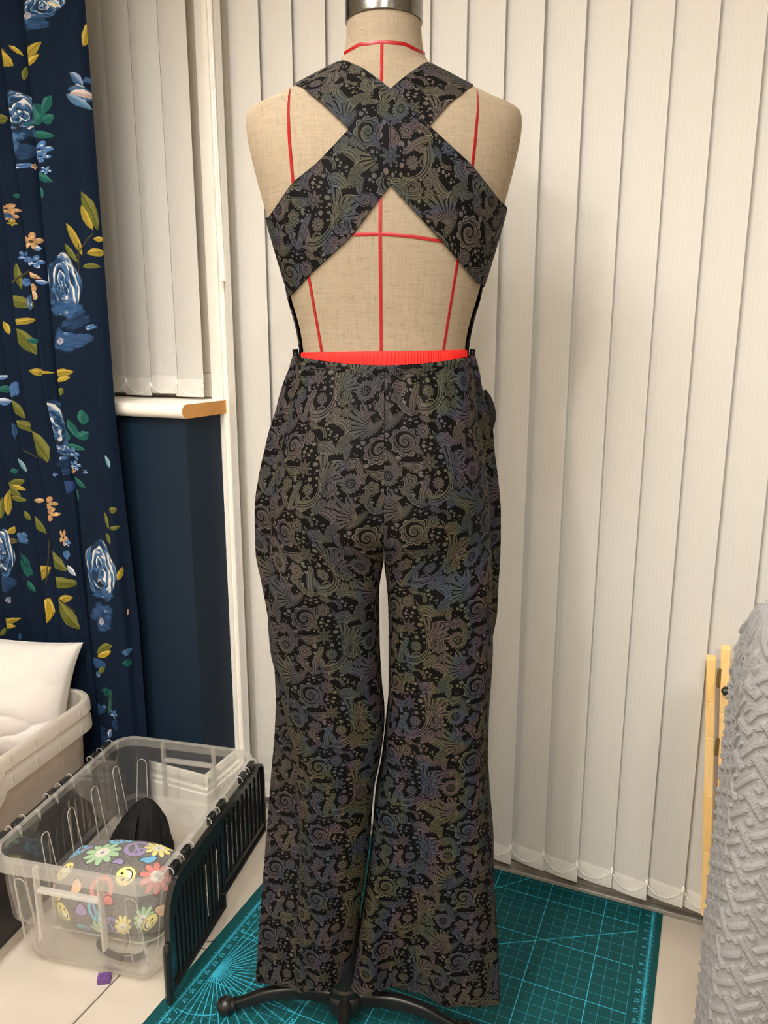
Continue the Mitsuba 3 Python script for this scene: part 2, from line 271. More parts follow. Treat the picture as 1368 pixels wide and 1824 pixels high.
def torso(th, z, off=0.0):                                # th = 0 faces the camera, +90 degrees the right
    th, z = np.broadcast_arrays(np.asarray(th, float), np.asarray(z, float)); a, yc, bb, bf, n = *[q(z) for q in tq], NEXP(z)
    s, c = np.sin(th), np.cos(th); e = 2 / n
    X = (a + off) * np.sign(s) * np.abs(s) ** e; D = yc - (np.where(c > 0, bb, bf) + off) * np.sign(c) * np.abs(c) ** e
    return X, D, z
def torso_w(th, z, off=0.0): return W(*torso(th, z, off))
def hit(x, y, off=0.004):                                 # the point of the torso that the picture shows at x, y -> (th, z)
    r = ray(x, y); t = np.linspace(0.95, 1.75, 3000); p = arr(0, 0, ZC) + t[:, None] * r
    X, D, z = p @ RT, p @ FW, np.clip(p[:, 2], .9, 1.76); a, yc, bb, bf, n = *[q(z) for q in tq], NEXP(z)
    b = np.where(D < yc, bb, bf) + off; f = np.abs(X / (a + off)) ** n + np.abs((D - yc) / b) ** n
    k = np.argmax(f < 1) if (f < 1).any() else np.argmin(f)
    s, c = X[k] / (a[k] + off), -(D[k] - yc[k]) / b[k]
    return math.atan2(np.sign(s) * abs(s) ** (n[k] / 2), np.sign(c) * abs(c) ** (n[k] / 2)), z[k]
def c_linen(p, n, uv):
    f = 0.5 * noise(p.x * 60 + p.y * 60, p.z * 900, 3) + 0.5 * noise((p.x + p.y) * 900, p.z * 60, 7)
    slub = smoothstep(0.83, 0.93, noise((p.x + p.y * 0.6) * 70, p.z * 1100, 11)) + smoothstep(0.84, 0.93, noise((p.x + p.y * 0.6) * 1100, p.z * 55, 13))
    return mix((0.222, 0.174, 0.119), (0.283, 0.229, 0.164), f) * (1 - 0.20 * dr.minimum(slub, 1))
mat('m_linen', c_linen, 0.82, 0.3, bump=lambda p, n, uv: noise((p.x + p.y) * 1300, p.z * 1300, 1), bs=0.0002)
mat('m_tape', lambda p, n, uv: mix((0.23, 0.0015, 0.0035), (0.29, 0.003, 0.006), noise(p.x * 900, p.y * 900, p.z * 900)), 0.35, 0.5)
mat('m_redrib', (0.66, 0.014, 0.010), 0.6, 0.3)
mat('m_steel', lambda p, n, uv: mix((0.15, 0.145, 0.135), (0.27, 0.26, 0.245), noise(p.z * 1800, p.x * 25, p.y * 25)), 0.20, 0.5, metal=1.0)
mat('m_iron', lambda p, n, uv: mix((0.006, 0.006, 0.006), (0.012, 0.011, 0.010), fbm(p.x * 90, p.y * 90, p.z * 90)), 0.33, 0.5)
form = thing('dress_form', 'linen dress form with red style tapes wearing the patterned jumpsuit', 'dress form')
th = np.linspace(-PI, PI, 161)[:-1]; zz = np.r_[np.linspace(1.01, 1.60, 60), np.linspace(1.605, 1.76, 62)]
P = torso_w(*np.meshgrid(th, zz, indexing='xy')[:2]); P = np.asarray(P)
v, f = grid(P, False, True, flip=True)
cb = P[0].mean(0); v = np.vstack([v, cb]); i = np.arange(160); f = np.vstack([f, np.stack([i, (i + 1) % 160, i * 0 + len(v) - 1], 1)[:, ::-1]])
add(form + '__torso', (v, f), 'm_linen', True)
c0 = W(0, 1.306, 0)
add(form + '__neck_cap', lathe([(.0, 1.757), (.0585, 1.757), (.0592, 1.759), (.0592, 1.800), (.057, 1.806), (.045, 1.814), (.02, 1.818), (0, 1.8185)], 64, c0[:2]), 'm_steel', 30, label='brushed steel neck cap')
def ribbon(pts, wd, off, n=60, raw=False):                # pts in the picture, or (th, z)
    q = resample([hit(*p, off) for p in resample(pts, 70)], n)
    for k in range(2): q[1:-1, k] = GF(q[:, k], 1.2)[1:-1]
    C = torso_w(q[:, 0], q[:, 1], off); C2 = torso_w(q[:, 0], q[:, 1], off + .004); N = C2 - C; N /= np.linalg.norm(N, axis=1, keepdims=True)
    t = np.gradient(C, axis=0); t /= np.linalg.norm(t, axis=1, keepdims=True); B = np.cross(N, t)
    P = np.stack([C + B * wd * s + N * (.0003 * (1 - s * s * 4)) for s in (-.5, -.25, 0, .25, .5)], 1)
    return cat_(shell(P, np.broadcast_to(N[:, None], P.shape), .0012))
for pts in ([(680, 74), (679, 150), (678, 300), (677, 420), (678, 520), (679, 628)], [(613, 95), (640, 79), (680, 74.5), (720, 78), (757, 96)],
            [(516, 160), (513, 190), (515, 250), (522, 330), (535, 420), (549, 490), (561, 560), (573, 629)], [(850, 161), (852, 190), (846, 260), (838, 330), (828, 400), (817, 458), (804, 540), (790, 627)],
            [(560, 422), (622, 418), (680, 416), (735, 421), (790, 430), (830, 437)]):
    add(form + '__style_tape', ribbon(pts, .0050, .0010, 90), 'm_tape', 30)
th = np.linspace(-PI, PI, 721)[:-1]; zz = np.array([1.236, 1.24, 1.247, 1.258, 1.2685, 1.2695])
A, Zg = np.meshgrid(th, zz); off = .0042 + .0009 * np.sin(A * 180) * (Zg < 1.2684) - .003 * (Zg > 1.269)
add(form + '__waist_band', grid(np.asarray(torso_w(A, Zg + .002 * np.sin(A), off)), False, True, flip=True), 'm_redrib', True, label='red ribbed waist band')
PX, PD = -.074, 1.238
PD = 1.258; pc = W(PX, PD, 0)
add(form + '__pole', lathe([(.0, .045), (.0305, .045), (.0305, .075), (.0275, .08), (.0275, .42), (.025, .424), (.025, 1.015)], 40, pc[:2]), 'm_iron', 30)
add(form + '__base_hub', lathe([(0, .022), (.033, .022), (.037, .032), (.037, .052), (.033, .060), (.030, .062), (0, .062)], 40, pc[:2]), 'm_iron', 30)
for a in (179, 89, -13, -91):
    c, s = math.cos(math.radians(a)), math.sin(math.radians(a))
    r = np.array([.030, .06, .10, .15, .19, .222]); z = np.array([.047, .052, .054, .047, .032, .021]); q = spline(np.c_[r, z], 28)
    n = 14; t = np.arange(n) * 2 * PI / n; rows = []
    for k in range(len(q)):
        d = q[min(k + 1, 27)] - q[max(k - 1, 0)]; d /= np.linalg.norm(d); h = np.interp(k, [0, 6, 20, 27], [.0165, .0145, .012, .009]); wd = np.interp(k, [0, 6, 20, 27], [.013, .0105, .009, .008])
        ct, st = np.sign(np.cos(t)) * np.abs(np.cos(t)) ** .6, np.sign(np.sin(t)) * np.abs(np.sin(t)) ** .6
        R, S_, Zq = q[k, 0] - d[1] * h * st, wd * ct, q[k, 1] + d[0] * h * st
        rows.append(W(PX + R * c - S_ * s, PD + R * s + S_ * c, Zq))
    leg = add(form + '__leg', grid(np.array(rows), False, True), 'm_iron', 40)
    ball_ = trimesh.creation.icosphere(3, .0178); k_ = W(PX + .235 * c, PD + .235 * s, .0182)
    add(leg + '__foot_knob', cat_(tf(ball_, frame(k_, 0)), tube([W(PX + .213 * c, PD + .213 * s, .024), W(PX + .226 * c, PD + .226 * s, .019)], .0125, 16)), 'm_iron', 40)
# ------------------------------------------------------------------ paisley cloth of the jumpsuit
def paisley(s, x, y, p, uv):
    ty, q = s[0], s[6]
    r = dr.sqrt(x * x + y * y) + 1e-6; th = dr.atan2(y, x); ss = lambda a, b, t: smoothstep(a, b, t)
    def fr(t): return t - dr.floor(t)
    def band(t, c, w): return 1 - ss(w * .6, w, dr.abs(t - c))
    # 0 dot
    e0 = .96 - .06 * dr.sin(th * 7 + q * 9); a0 = 1 - ss(e0 - .16, e0, r); v0 = .60 + .25 * band(r, .45, .3)
    # 1 sun flower with a ring of beads
    w1 = dr.abs(fr(th * 16 / (2 * PI)) - .5) * 2; e1 = .78 + .2 * w1; a1 = 1 - ss(e1 - .04, e1 + .02, r)
    v1 = .66 - .5 * band(r, .66 + .2 * w1, .035) + .18 * ss(.5, .75, r) * noise(x * 16, y * 16)
    b1 = fr(th * 10 / (2 * PI)) - .5; bead = dr.sqrt(dr.square(b1 * .62 * .365 * 1.0) * 3.2 + dr.square(r - .365)); ring = ss(.475, .45, r) if False else 1 - ss(.45, .475, r)
    v1 = dr.lerp(v1, .02 + .85 * (1 - ss(.055, .08, bead)) + .75 * band(r, .22, .05) + .85 * (1 - ss(.07, .10, r)), ring)
    # 2 star flower
    w2 = dr.abs(fr(th * 8 / (2 * PI)) - .5) * 2; e2 = .36 + .62 * w2; a2 = 1 - ss(e2 - .04, e2 + .03, r); k2 = e2 - r
    v2 = .78 - .66 * band(k2, .19, .07) - .3 * ss(.22, .3, k2) * (.5 + .5 * dr.sin(r * 40)) - .5 * band(r, .27, .04)
    # 3 scalloped flower
    e3 = .76 + .22 * dr.abs(dr.sin(th * (3 + dr.floor(q * 3)))); a3 = 1 - ss(e3 - .05, e3 + .03, r); k3 = e3 - r
    v3 = .80 - .62 * band(k3, .17, .065) - .22 * ss(.2, .3, k3) * (.5 + .5 * dr.sin(th * 24)) - .55 * band(r, .25, .06) + .2 * (1 - ss(.1, .16, r))
    # 4 paisley drop, 9 leaf bud
    yb = y + .42 * (x * x - .35); h4 = dr.select(x < -.35, dr.sqrt(dr.maximum(1 - dr.square((x + .35) / .63), 0)), dr.power(dr.maximum((1 - x) / 1.35, 0), 1.25)) * .72
    k4 = h4 - dr.abs(yb); a4 = ss(0, .06, k4) * (1 - ss(.95, 1, dr.abs(x))); d4 = dr.sqrt(dr.square(x + .3) * 1.0 + yb * yb)
    v4 = .82 - .66 * band(k4, .15, .06) - .55 * band(d4, .30, .06) * (.5 + .5 * dr.sin(dr.atan2(yb, x + .3) * 8)) + .1 * noise(x * 14, y * 14) - .5 * band(d4, .12, .05) - .12
    h9 = .9 * (1 - x * x); k9 = h9 - dr.abs(y); a9 = ss(0, .08, k9)
    v9 = .76 - .6 * band(k9, .22, .08) - .45 * ss(.3, .4, k9) * ss(.0, .5, dr.sin(y * 26 / dr.maximum(1.15 - x * x, .2))) - .4 * band(k9, .12, .05) * ss(.2, .6, dr.sin(x * 34))
    # 5 spiral with scalloped lobes
    lr = dr.log(r); q5 = fr(th / (2 * PI) + lr * .75); e5 = .80 + .18 * dr.abs(dr.sin(th * 4.5)); k5 = e5 - r
    a5 = (1 - ss(e5 - .03, e5 + .03, r)) * (1 - (1 - ss(.62, .66, r)) * ss(.60, .64, q5) * (1 - ss(.93, .97, q5)))
    v5 = .70 - .6 * band(q5, .10, .05) * (1 - ss(.66, .7, r)) - .5 * band(q5, .32, .05) * (1 - ss(.66, .7, r)) - .62 * band(r, .66, .035) - .58 * band(k5, .085, .03) - .3 * band(k5, .17, .03) + .12 * noise(x * 18, y * 18)
    # 6 fan / plume from a base at the left end
    xx = x + .95; rho = dr.sqrt(xx * xx + y * y) / 1.9; ph = dr.atan2(y, xx) + q * .9 * rho * rho; e6 = .62 + .36 * dr.abs(dr.cos(ph * 3.7)) * (1 - .25 * dr.abs(ph)); k6 = e6 - rho
    a6 = ss(0, .05, k6) * (1 - ss(.95, 1.02, dr.abs(ph))); v6 = .72 - .62 * ss(.35, .75, dr.sin(ph * 27 + 2.5 * dr.sin(rho * 5))) * ss(.12, .2, rho) - .55 * band(k6, .07, .025)
    # 7 curved feather, 8 stem
    ra = dr.sqrt(dr.square(x + .75) + y * y) - 1.15; an = dr.atan2(y, x + .75) / .95; wd = dr.sqrt(dr.maximum(1 - an * an, 0)) * .52; k7 = wd - dr.abs(ra)
    a7 = ss(0, .05, k7); v7 = .74 - .6 * band(k7, .12, .045) - .5 * ss(.3, .7, dr.sin(ra / dr.maximum(wd, .08) * 9)) * ss(.16, .22, k7) + .1
    rs = dr.sqrt(dr.square(x + .75) + y * y) - 1.2; as_ = dr.atan2(y, x + .75) / 1.05; w8 = .17 * (1 - .55 * as_); k8 = w8 - dr.abs(rs)
    a8 = ss(0, .04, k8) * (1 - ss(.93, 1, dr.abs(as_))); v8 = .74 - .6 * band(dr.abs(rs), .065, .03)
    def ol(k): return band(k, .02, .05)                      # a pale outline, the inside hatched and duller
    outs = (0.0 * r, ol(e1 - r), ol(k2), ol(k3), ol(k4), ol(k5) , ol(k6), ol(k7), ol(k8 * 1.6), ol(k9))
    V, A, O = v0, a0, .25 + 0 * r
    for k, oo in enumerate(outs): O = dr.select(dr.abs(ty - k) < .5, oo, O) if k else O
    for k, (vv, aa) in enumerate(((v1, a1), (v2, a2), (v3, a3), (v4, a4), (v5, a5), (v6, a6), (v7, a7), (v8, a8), (v9, a9)), 1):
        V, A = dr.select(dr.abs(ty - k) < .5, vv, V), dr.select(dr.abs(ty - k) < .5, aa, A)
    hat = .5 + .5 * dr.sin((x + y * .6) * 46 + 6 * noise(x * 2, y * 2, q)); V = (1.25 * V - .15) * (.66 + .16 * hat) * (1 - O) + O * 1.15
    return mi.Color3f(dr.clip(V, .02, 1.15)), A
mm = .0008; TW, TH = 180 * mm, 170 * mm
SC = 1.10
MOT = [  # type, x, y (mm), turn, half length, half width (mm), extra
    (5, 41, 62, 30, 27, 26, 0), (9, 22, 100, 42, 27, 9, 0), (8, 60, 128, -100, 26, 22, 0), (7, 70, 131, 20, 12, 20, 0), (5, 90, 122, 90, 11, 11, 0), (4, 111, 66, 140, 24, 16, 0), (7, 122, 62, 60, 14, 17, 0), (4, 44, 19, 165, 24, 14, 0),
    (7, 69, -31, 160, 13, 29, 0), (5, 96, -40, 0, 11, 11, 0), (8, 100, -24, -38, 34, 30, 0), (6, 139, 26, 52, 26, 30, .2), (6, 128, 14, 95, 17, 15, .9), (5, 138, -10, -60, 18, 16, 0), (8, 132, -4, 35, 20, 18, 0),
    (7, 141, -66, 60, 16, 18, 0), (6, -8, -60, 172, 30, 30, .5), (6, -30, -99, 60, 16, 14, .9), (6, -24, -92, -30, 14, 12, -.9), (4, -17, 38, 176, 25, 15, 0), (4, -44, 23, 200, 12, 8, 0), (4, -25, -27, 120, 9, 7, 0), (9, 12, 30, 120, 18, 8, 0), (6, 16, 9, 140, 14, 10, .4),
    (7, 4, 122, 110, 10, 16, 0), (9, 84, 104, -20, 13, 6, 0), (8, 100, 92, 60, 16, 14, 0), (4, 165, 60, 70, 15, 9, 0), (9, 60, 47, -30, 14, 6, 0), (3, 41, -10, 10, 13.5, 13.5, .3), (3, 95, -16, 0, 11, 11, .9), (3, 129, -41, 0, 10, 10, .9), (3, 148, -39, 20, 9, 9, .3), (3, 78, 81, 0, 13, 13, .9), (3, 30, 142, 0, 9.5, 9.5, .9), (3, 118, 118, 0, 10, 10, .5),
    (2, 81, 24, 0, 17, 17, 0), (1, 0, 0, 8, 19, 19, 0), (0, 63, 2, 0, 6.5, 6.5, .2), (0, 97, 4, 0, 5, 5, .6), (0, 105, 33, 0, 6.5, 5, .4), (0, -42, -34, 0, 7, 6, .2), (0, -26, 16, 0, 5, 4, .7), (0, 8, 75, 0, 6, 5, .1), (0, 24, 33, 0, 6, 4.5, .5), (0, 93, 70, 0, 5, 4, .9), (0, 84, -60, 0, 5.5, 5.5, .8), (0, 44, -36, 0, 5, 4, .6), (0, 152, 8, 0, 6, 6, .3), (0, 157, -18, 0, 5, 4.4, .4), (0, 112, -64, 0, 4.6, 4.6, .4)]
MOT = [(m[0], m[1], m[2], m[3], m[4] * (SC if m[0] else 1), m[5] * (SC if m[0] else 1), m[6]) for m in MOT]
rng = random.Random(5); big = list(MOT)
for rad, tries in ((4.2, 260), (3.0, 260), (2.0, 200), (1.4, 160)):
    for k in range(tries):
        x, y = rng.uniform(0, 180), rng.uniform(0, 170)
        def dist(m):
            dx, dy = x - m[1], y - m[2]; dx -= 180 * round(dx / 180); dy -= 170 * round(dy / 170); a = math.radians(m[3])
            lx, ly = dx * math.cos(a) + dy * math.sin(a), dy * math.cos(a) - dx * math.sin(a)
            sh = {5: 1, 1: 1, 2: .85, 3: .95, 6: .8, 7: .75, 8: .6}.get(m[0], .9)
            return (math.hypot(lx / m[4], ly / m[5]) / sh - 1) * min(m[4], m[5])
        if min(dist(m) for m in MOT) > rad * 1.05: MOT.append((0, x, y, 0, rad, rad * rng.uniform(.75, 1), rng.random()))
ST = [(m[0], m[1] * mm % TW, m[2] * mm % TH, m[3], m[4] * mm, m[5] * mm, m[6]) for m in sorted(MOT, key=lambda m: m[0] != 0 and 1)]
HUES = [(0.105, 0.078, 0.070), (0.092, 0.084, 0.045), (0.062, 0.078, 0.064), (0.046, 0.062, 0.096), (0.078, 0.062, 0.088)]
def hue(t):                                               # foil print: the colour wanders over the cloth
    t = (t - dr.floor(t)) * 5; out = mi.Color3f(0)
    for k, h in enumerate(HUES):
        d = dr.abs(t - k); d = dr.minimum(d, 5 - d); out += mi.Color3f(h) * dr.maximum(1 - d, 0)
    return out
def cloth_ground(p, uv): return mi.Color3f(0.0)
pat = stamp_print(ST, TW, TH, paisley, cloth_ground, K=5, cell=.004)
def c_cloth(p, n, uv):
    v = pat(p, n, uv).x; t = 2.1 * fbm(uv.x * 7 + 3, uv.y * 2.4, 4, 2) + uv.x * 7.5 + .9 * noise(uv.x * 34, uv.y * 26, 8)
    h = hue(t); g = mi.Color3f(mi.luminance(h)) * mi.Color3f(1.10, 1.0, .92); sat = dr.clip(.05 + 1.25 * noise(uv.x * 6, uv.y * 3.5, 2), 0.1, .95)
    thread = .86 + .28 * noise(uv.x * 2600, uv.y * 2600, 1)
    return mi.Color3f(0.0032, 0.0030, 0.0030) * (.8 + .4 * noise(uv.x * 900, uv.y * 900)) + dr.lerp(g, h, sat) * (0.92 * v) * thread
mat('m_paisley', c_cloth, 0.62, 0.06)
mat('m_seam', (0.006, 0.006, 0.006), 0.8, 0.3)
# ------------------------------------------------------------------ jumpsuit
suit = thing('jumpsuit', 'black jumpsuit printed with iridescent paisley, crossed back straps and wide legs, on the dress form', 'jumpsuit')
def strap(up, lo, pre, post, off, rot, uvo, n=70, m=15):
    def edge(pts, a, b):                                  # even along the cloth, not along the angle
        q = np.array(a + [hit(*p, off) for p in resample(pts, 80)] + b); C = torso_w(q[:, 0], q[:, 1], off); d = np.r_[0, np.cumsum(np.linalg.norm(np.diff(C, axis=0), axis=1))]
        return np.stack([GF(np.interp(np.linspace(0, d[-1], n), d, q[:, k]), .8) for k in (0, 1)], 1)
    U, L = edge(up, pre[0], post[0]), edge(lo, pre[1], post[1])
    t = np.linspace(0, 1, m)[None, :, None]; Q = U[:, None] * (1 - t) + L[:, None] * t
    bul = .0012 * np.sin(PI * t[..., 0]) ** .5 * np.ones((n, 1))
    P = torso_w(Q[..., 0], Q[..., 1], off + bul); N = torso_w(Q[..., 0], Q[..., 1], off + bul + .003) - P; N /= np.linalg.norm(N, axis=-1, keepdims=True)
    v, f = shell(P, N, .0022)
    if np.sum(np.cross(v[f[:200, 1]] - v[f[:200, 0]], v[f[:200, 2]] - v[f[:200, 0]]) * N.reshape(-1, 3)[f[:200, 0]]) < 0: f = f[:, ::-1]
    X, D, Z = P @ RT, P @ FW, P[..., 2]; arc = np.cumsum(np.r_[0, np.linalg.norm(np.diff(P[:, m // 2], axis=0), axis=1)])[:, None] * np.ones((1, m)); wd = np.cumsum(np.concatenate([np.zeros((n, 1)), np.linalg.norm(np.diff(P, axis=1), axis=-1)], 1), 1)
    c, s = math.cos(rot), math.sin(rot); uv = np.stack([arc * c - wd * s + uvo[0], arc * s + wd * c + uvo[1]], -1).reshape(-1, 2)
    return (v, f), np.vstack([uv, uv])
R_ = math.radians
mB = strap([(760, 109), (730, 129), (695, 157), (655, 200), (621, 230), (568, 287), (519, 327), (478, 388)], [(840, 152), (801, 182), (764, 224), (730, 282), (695, 329), (625, 422), (551, 489), (519, 524)],
           ([(R_(128), 1.675), (R_(92), 1.692)], [(R_(128), 1.648), (R_(92), 1.672)]), ([(R_(-104), 1.478)], [(R_(-100), 1.352)]), .0035, -2.35, (.02, .05))
mA = strap([(612, 106), (646, 120), (695, 156), (764, 223), (842, 295), (893, 361)], [(534, 150), (584, 192), (621, 229), (666, 282), (695, 329), (789, 430), (854, 506)],
           ([(R_(-128), 1.675), (R_(-92), 1.692)], [(R_(-128), 1.648), (R_(-92), 1.672)]), ([(R_(104), 1.478)], [(R_(100), 1.368)]), .0068, -.75, (.1, .02))
add(suit + '__strap', mA[0], 'm_paisley', True, uv=mA[1]); add(suit + '__strap', mB[0], 'm_paisley', True, uv=mB[1])
# front bodice, its side edges seen beside the open back
zz = np.linspace(0, 1, 40); tt = np.linspace(0, 1, 60)
e0 = np.interp(zz, [0, .45, .6, 1], [R_(79), R_(88), R_(98), R_(108)])
A = e0[:, None] + (2 * PI - 2 * e0)[:, None] * tt[None]; ztop = np.interp(tt, [0, .15, .3, .5, .7, .85, 1], [1.478, 1.55, 1.60, 1.52, 1.60, 1.55, 1.478]); Zb = 1.245 + (ztop[None] - 1.245) * zz[:, None]
P = torso_w(A, Zb, .0065); N = torso_w(A, Zb, .0095) - P; N /= np.linalg.norm(N, axis=-1, keepdims=True)
v, f = shell(P, N, .0022); uv = np.stack([A * .15, Zb], -1).reshape(-1, 2)
add(suit + '__front_bodice', (v, f), 'm_paisley', True, uv=np.vstack([uv, uv]))
# trousers: one closed tube for each half, meeting in the centre seam
ZR = np.array([1.262, 1.256, 1.207, 1.16, 1.136, 1.105, 1.062, 1.001, .921, .866, .815, .763, .72, .656, .579, .489, .401, .311, .218, .133, .083])
XBR = np.array([.139, .140, .149, .154, .160, .165, .171, .177, .180, .181, .184, .186, .185, .183, .184, .190, .198, .202, .209, .214, .217])
XOR = np.array([.147, .150, .164, .179, .184, .187, .194, .201, .203, .201, .200, .191, .188, .185, .187, .193, .201, .204, .211, .216, .219])
XBL = np.array([.139, .140, .150, .158, .164, .173, .181, .191, .190, .192, .196, .194, .186, .176, .166, .160, .154, .157, .165, .171, .174])
XOL = np.array([.147, .150, .171, .185, .194, .202, .213, .223, .225, .216, .207, .201, .196, .196, .200, .210, .219, .228, .237, .245, .249])
ZI = np.array([.936, .866, .763, .678, .625, .546, .489, .373, .288, .203, .109, .08])
XIR = np.array([.0005, .0065, .0085, .008, .0035, -.0045, -.0145, -.0235, -.0335, -.0455, -.0595, -.068])
XIL = np.array([.0005, .0085, .0075, .0035, -.001, .0075, .0175, .0265, .0365, .0485, .063, .072])   # outward positive
fl = lambda z, v: PCH(z[::-1], v[::-1])
fB = fl(np.array([1.262, 1.25, 1.207, 1.15, 1.10, 1.05, 1.0, .95, .9, .8, .65, .5, .3, .083]), np.array([.098, .103, .116, .130, .140, .144, .140, .130, .120, .108, .098, .080, .058, .040]))
fF = fl(np.array([1.262, 1.2, 1.1, 1.0, .9, .7, .5, .083]), np.array([.098, .11, .125, .12, .105, .085, .07, .06]))
def half(side):
    xb_, xo_ = (fl(ZR, XBR), fl(ZR, XOR)) if side > 0 else (fl(ZR, XBL), fl(ZR, XOL)); xi_ = fl(ZI, XIR if side > 0 else XIL)
    nb, nf = 96, 60; zz = np.r_[np.linspace(1.262, 1.245, 5), np.linspace(1.24, .092, 150)]; rows, uvs = [], []
    ph = np.linspace(0, PI, nb); t2 = np.linspace(0, PI, nf)
    for z in zz:
        xb, xo, B, F = float(xb_(z)), float(xo_(z)), float(fB(z)), float(fF(z)); xi = float(xi_(min(z, .936))) if z < .936 else 0.0005
        m = float(np.clip((1.0 - z) / .13, 0, 1)); m = m * m * (3 - 2 * m)
        e = .8
        hx, hd = xb * np.sin(ph / 2) ** .92, -B * np.cos(ph / 2) ** e
        cleft = .016 * np.exp(-(hx / .03) ** 2) * float(np.interp(z, [.93, 1.0, 1.08, 1.16], [1, .8, .3, 0])); hd = hd + cleft
        w, xc = (xb - xi) / 2, (xb + xi) / 2
        lx, ld = xc - w * np.sign(np.cos(ph)) * np.abs(np.cos(ph)) ** .95, -B * np.sin(ph) ** float(np.interp(z, [.5, .75, .95], [.7, .5, .38]))
        X, D = hx * (1 - m) + lx * m, hd * (1 - m) + ld * m
        # front half, from the outer edge round to the inner one
        gap = xo - xb; cr = min(.007, gap * .45)
        w2, xc2 = (xo - xi) / 2, (xo + xi) / 2; dx0 = .012 + min(.03, gap * .5)
        fx = (1 - m) * xo * np.cos(t2 / 2) ** .9 + m * (xc2 + w2 * np.sign(np.cos(t2)) * np.abs(np.cos(t2)) ** .95)
        fd = dx0 + (1 - m) * F * np.sin(t2 / 2) + m * F * np.sin(t2) ** .8
        X = np.r_[X, xb - cr, fx, xi * m]; D = np.r_[D, .012, fd, .02 + (1 - m) * F * .2]
        hf = float(np.clip((.38 - z) / .28, 0, 1)) * (side < 0); D[nb:] = D[nb:] - .034 * hf * np.clip((X[nb:] - xc) / w, 0, 1)
        # folds, growing towards the hem
        q = float(np.clip((.80 - z) / .72, 0, 1)); k = len(X); back = np.r_[np.sin(ph) ** .6, np.zeros(k - nb)]
        if side > 0: d = (-.004 - .019 * np.cos(2 * PI * (X + .06 + .02 * (.4 - z)) / .2)) * q ** 1.3 * back + .004 * np.sin(X * 95 + z * 5) * q * back
        else: d = (.010 * np.cos(2 * PI * (X - .02) / .17) + .0035 * np.sin(X * 105 - 4 * z)) * q ** 1.3 * back
        q2 = float(np.exp(-((z - 1.21) / .05) ** 2)); d = d + .0016 * np.sin(X * 230 + 2 * side) * q2 * np.r_[np.ones(nb), np.zeros(k - nb)]
        D = D + d - .02 * q - (.045 * q ** 1.3 * np.clip((X - .09) / .12, 0, 1) ** 2 if side > 0 else 0)
        ztop = 1.2475 + .0135 * np.clip((X / .14) ** 2, 0, 1) if True else 0
        zh = .115 if side < 0 else .092; zr = zh + (z - .092) * (ztop - zh) / (1.262 - .092)
        zr = zr + .004 * np.sin(X * 40 + side) * float(np.clip((.2 - z) / .12, 0, 1))
        zr = zr - (.042 if side < 0 else .006) * np.clip((X - .12) / .07, 0, 1) * float(np.clip((.45 - z) / .36, 0, 1)) ** 1.5
        P = W(side * X, DC + D, zr); rows.append(P)
        a = np.r_[0, np.cumsum(np.linalg.norm(np.diff(P, axis=0), axis=1))]; mid = a[nb // 2] - (side > 0) * 0
        a = a - (a[nb // 2] - .105 - .25 * (.9 - z) * 0)
        uvs.append(np.stack([side * a + (.018 if side > 0 else .018), zr + (.0 if side > 0 else .012)], -1))
    P = np.array(rows); v, f = grid(P, False, False, flip=side < 0); return (v, f), np.array(uvs).reshape(-1, 2)
for s in (-1, 1):
    m_, uv = half(s); add(suit + '__trouser_leg', m_, 'm_paisley', True, uv=uv)
# waistband: narrow folded top edge with its stitched line
X = np.linspace(-.133, .127, 90); bx = lambda X: -float(fB(1.255)) * np.sqrt(np.clip(1 - (X / .142) ** 2, 0.01, 1)) ** .85
zt = 1.2475 + .0135 * np.clip((X / .14) ** 2, 0, 1)
rows = [W(X, DC + bx(X) - o, zt + h) for o, h in ((-.003, -.002), (-.001, .0018), (.0022, .0012), (.0034, -.006), (.0034, -.0125), (.0012, -.0150))]
P = np.array(rows); uv = np.stack([np.broadcast_to(X, P.shape[:2]), P[..., 2]], -1).reshape(-1, 2)
add(suit + '__waistband', cat_(grid(P), grid(P, flip=True)), 'm_paisley', True, uv=np.vstack([uv, uv]))
q = W(X, DC + bx(X) - .0030, zt - .0155); add(suit + '__waistband_seam', cat_(tube(q, .0009, 5)), 'm_seam', True, label='black stitched seam under the waistband')
for sd, x0 in ((-1, -.1425), (1, .1425)):                  # rolled corner where bodice, waistband and trousers meet
    q = W(np.array([x0, x0 - sd * .001, x0 + sd * .002, x0 + sd * .006]), np.full(4, DC - .010), np.array([1.272, 1.262, 1.248, 1.225])); add(suit + '__side_roll', tube(spline(q, 14), np.linspace(.0055, .0085, 14), 12), 'm_paisley', 40, label=None) if False else None
    q = spline(q, 14); mesh = tube(q, np.linspace(.0045, .0085, 14), 12); uv = np.c_[mesh.vertices @ RT, mesh.vertices[:, 2]]; add(suit + '__side_fold', mesh, 'm_paisley', True, uv=uv)
# pocket bag showing at the right hip
q = W(np.array([.168, .177, .181, .178, .171]), np.full(5, DC + .03), np.array([1.205, 1.185, 1.16, 1.14, 1.12])); mesh = tube(spline(q, 20), .0062 * np.sin(np.linspace(.15, PI - .15, 20)) + .0015, 14); add(suit + '__pocket', mesh, 'm_seam', 40, label='black lining of the pocket opening')
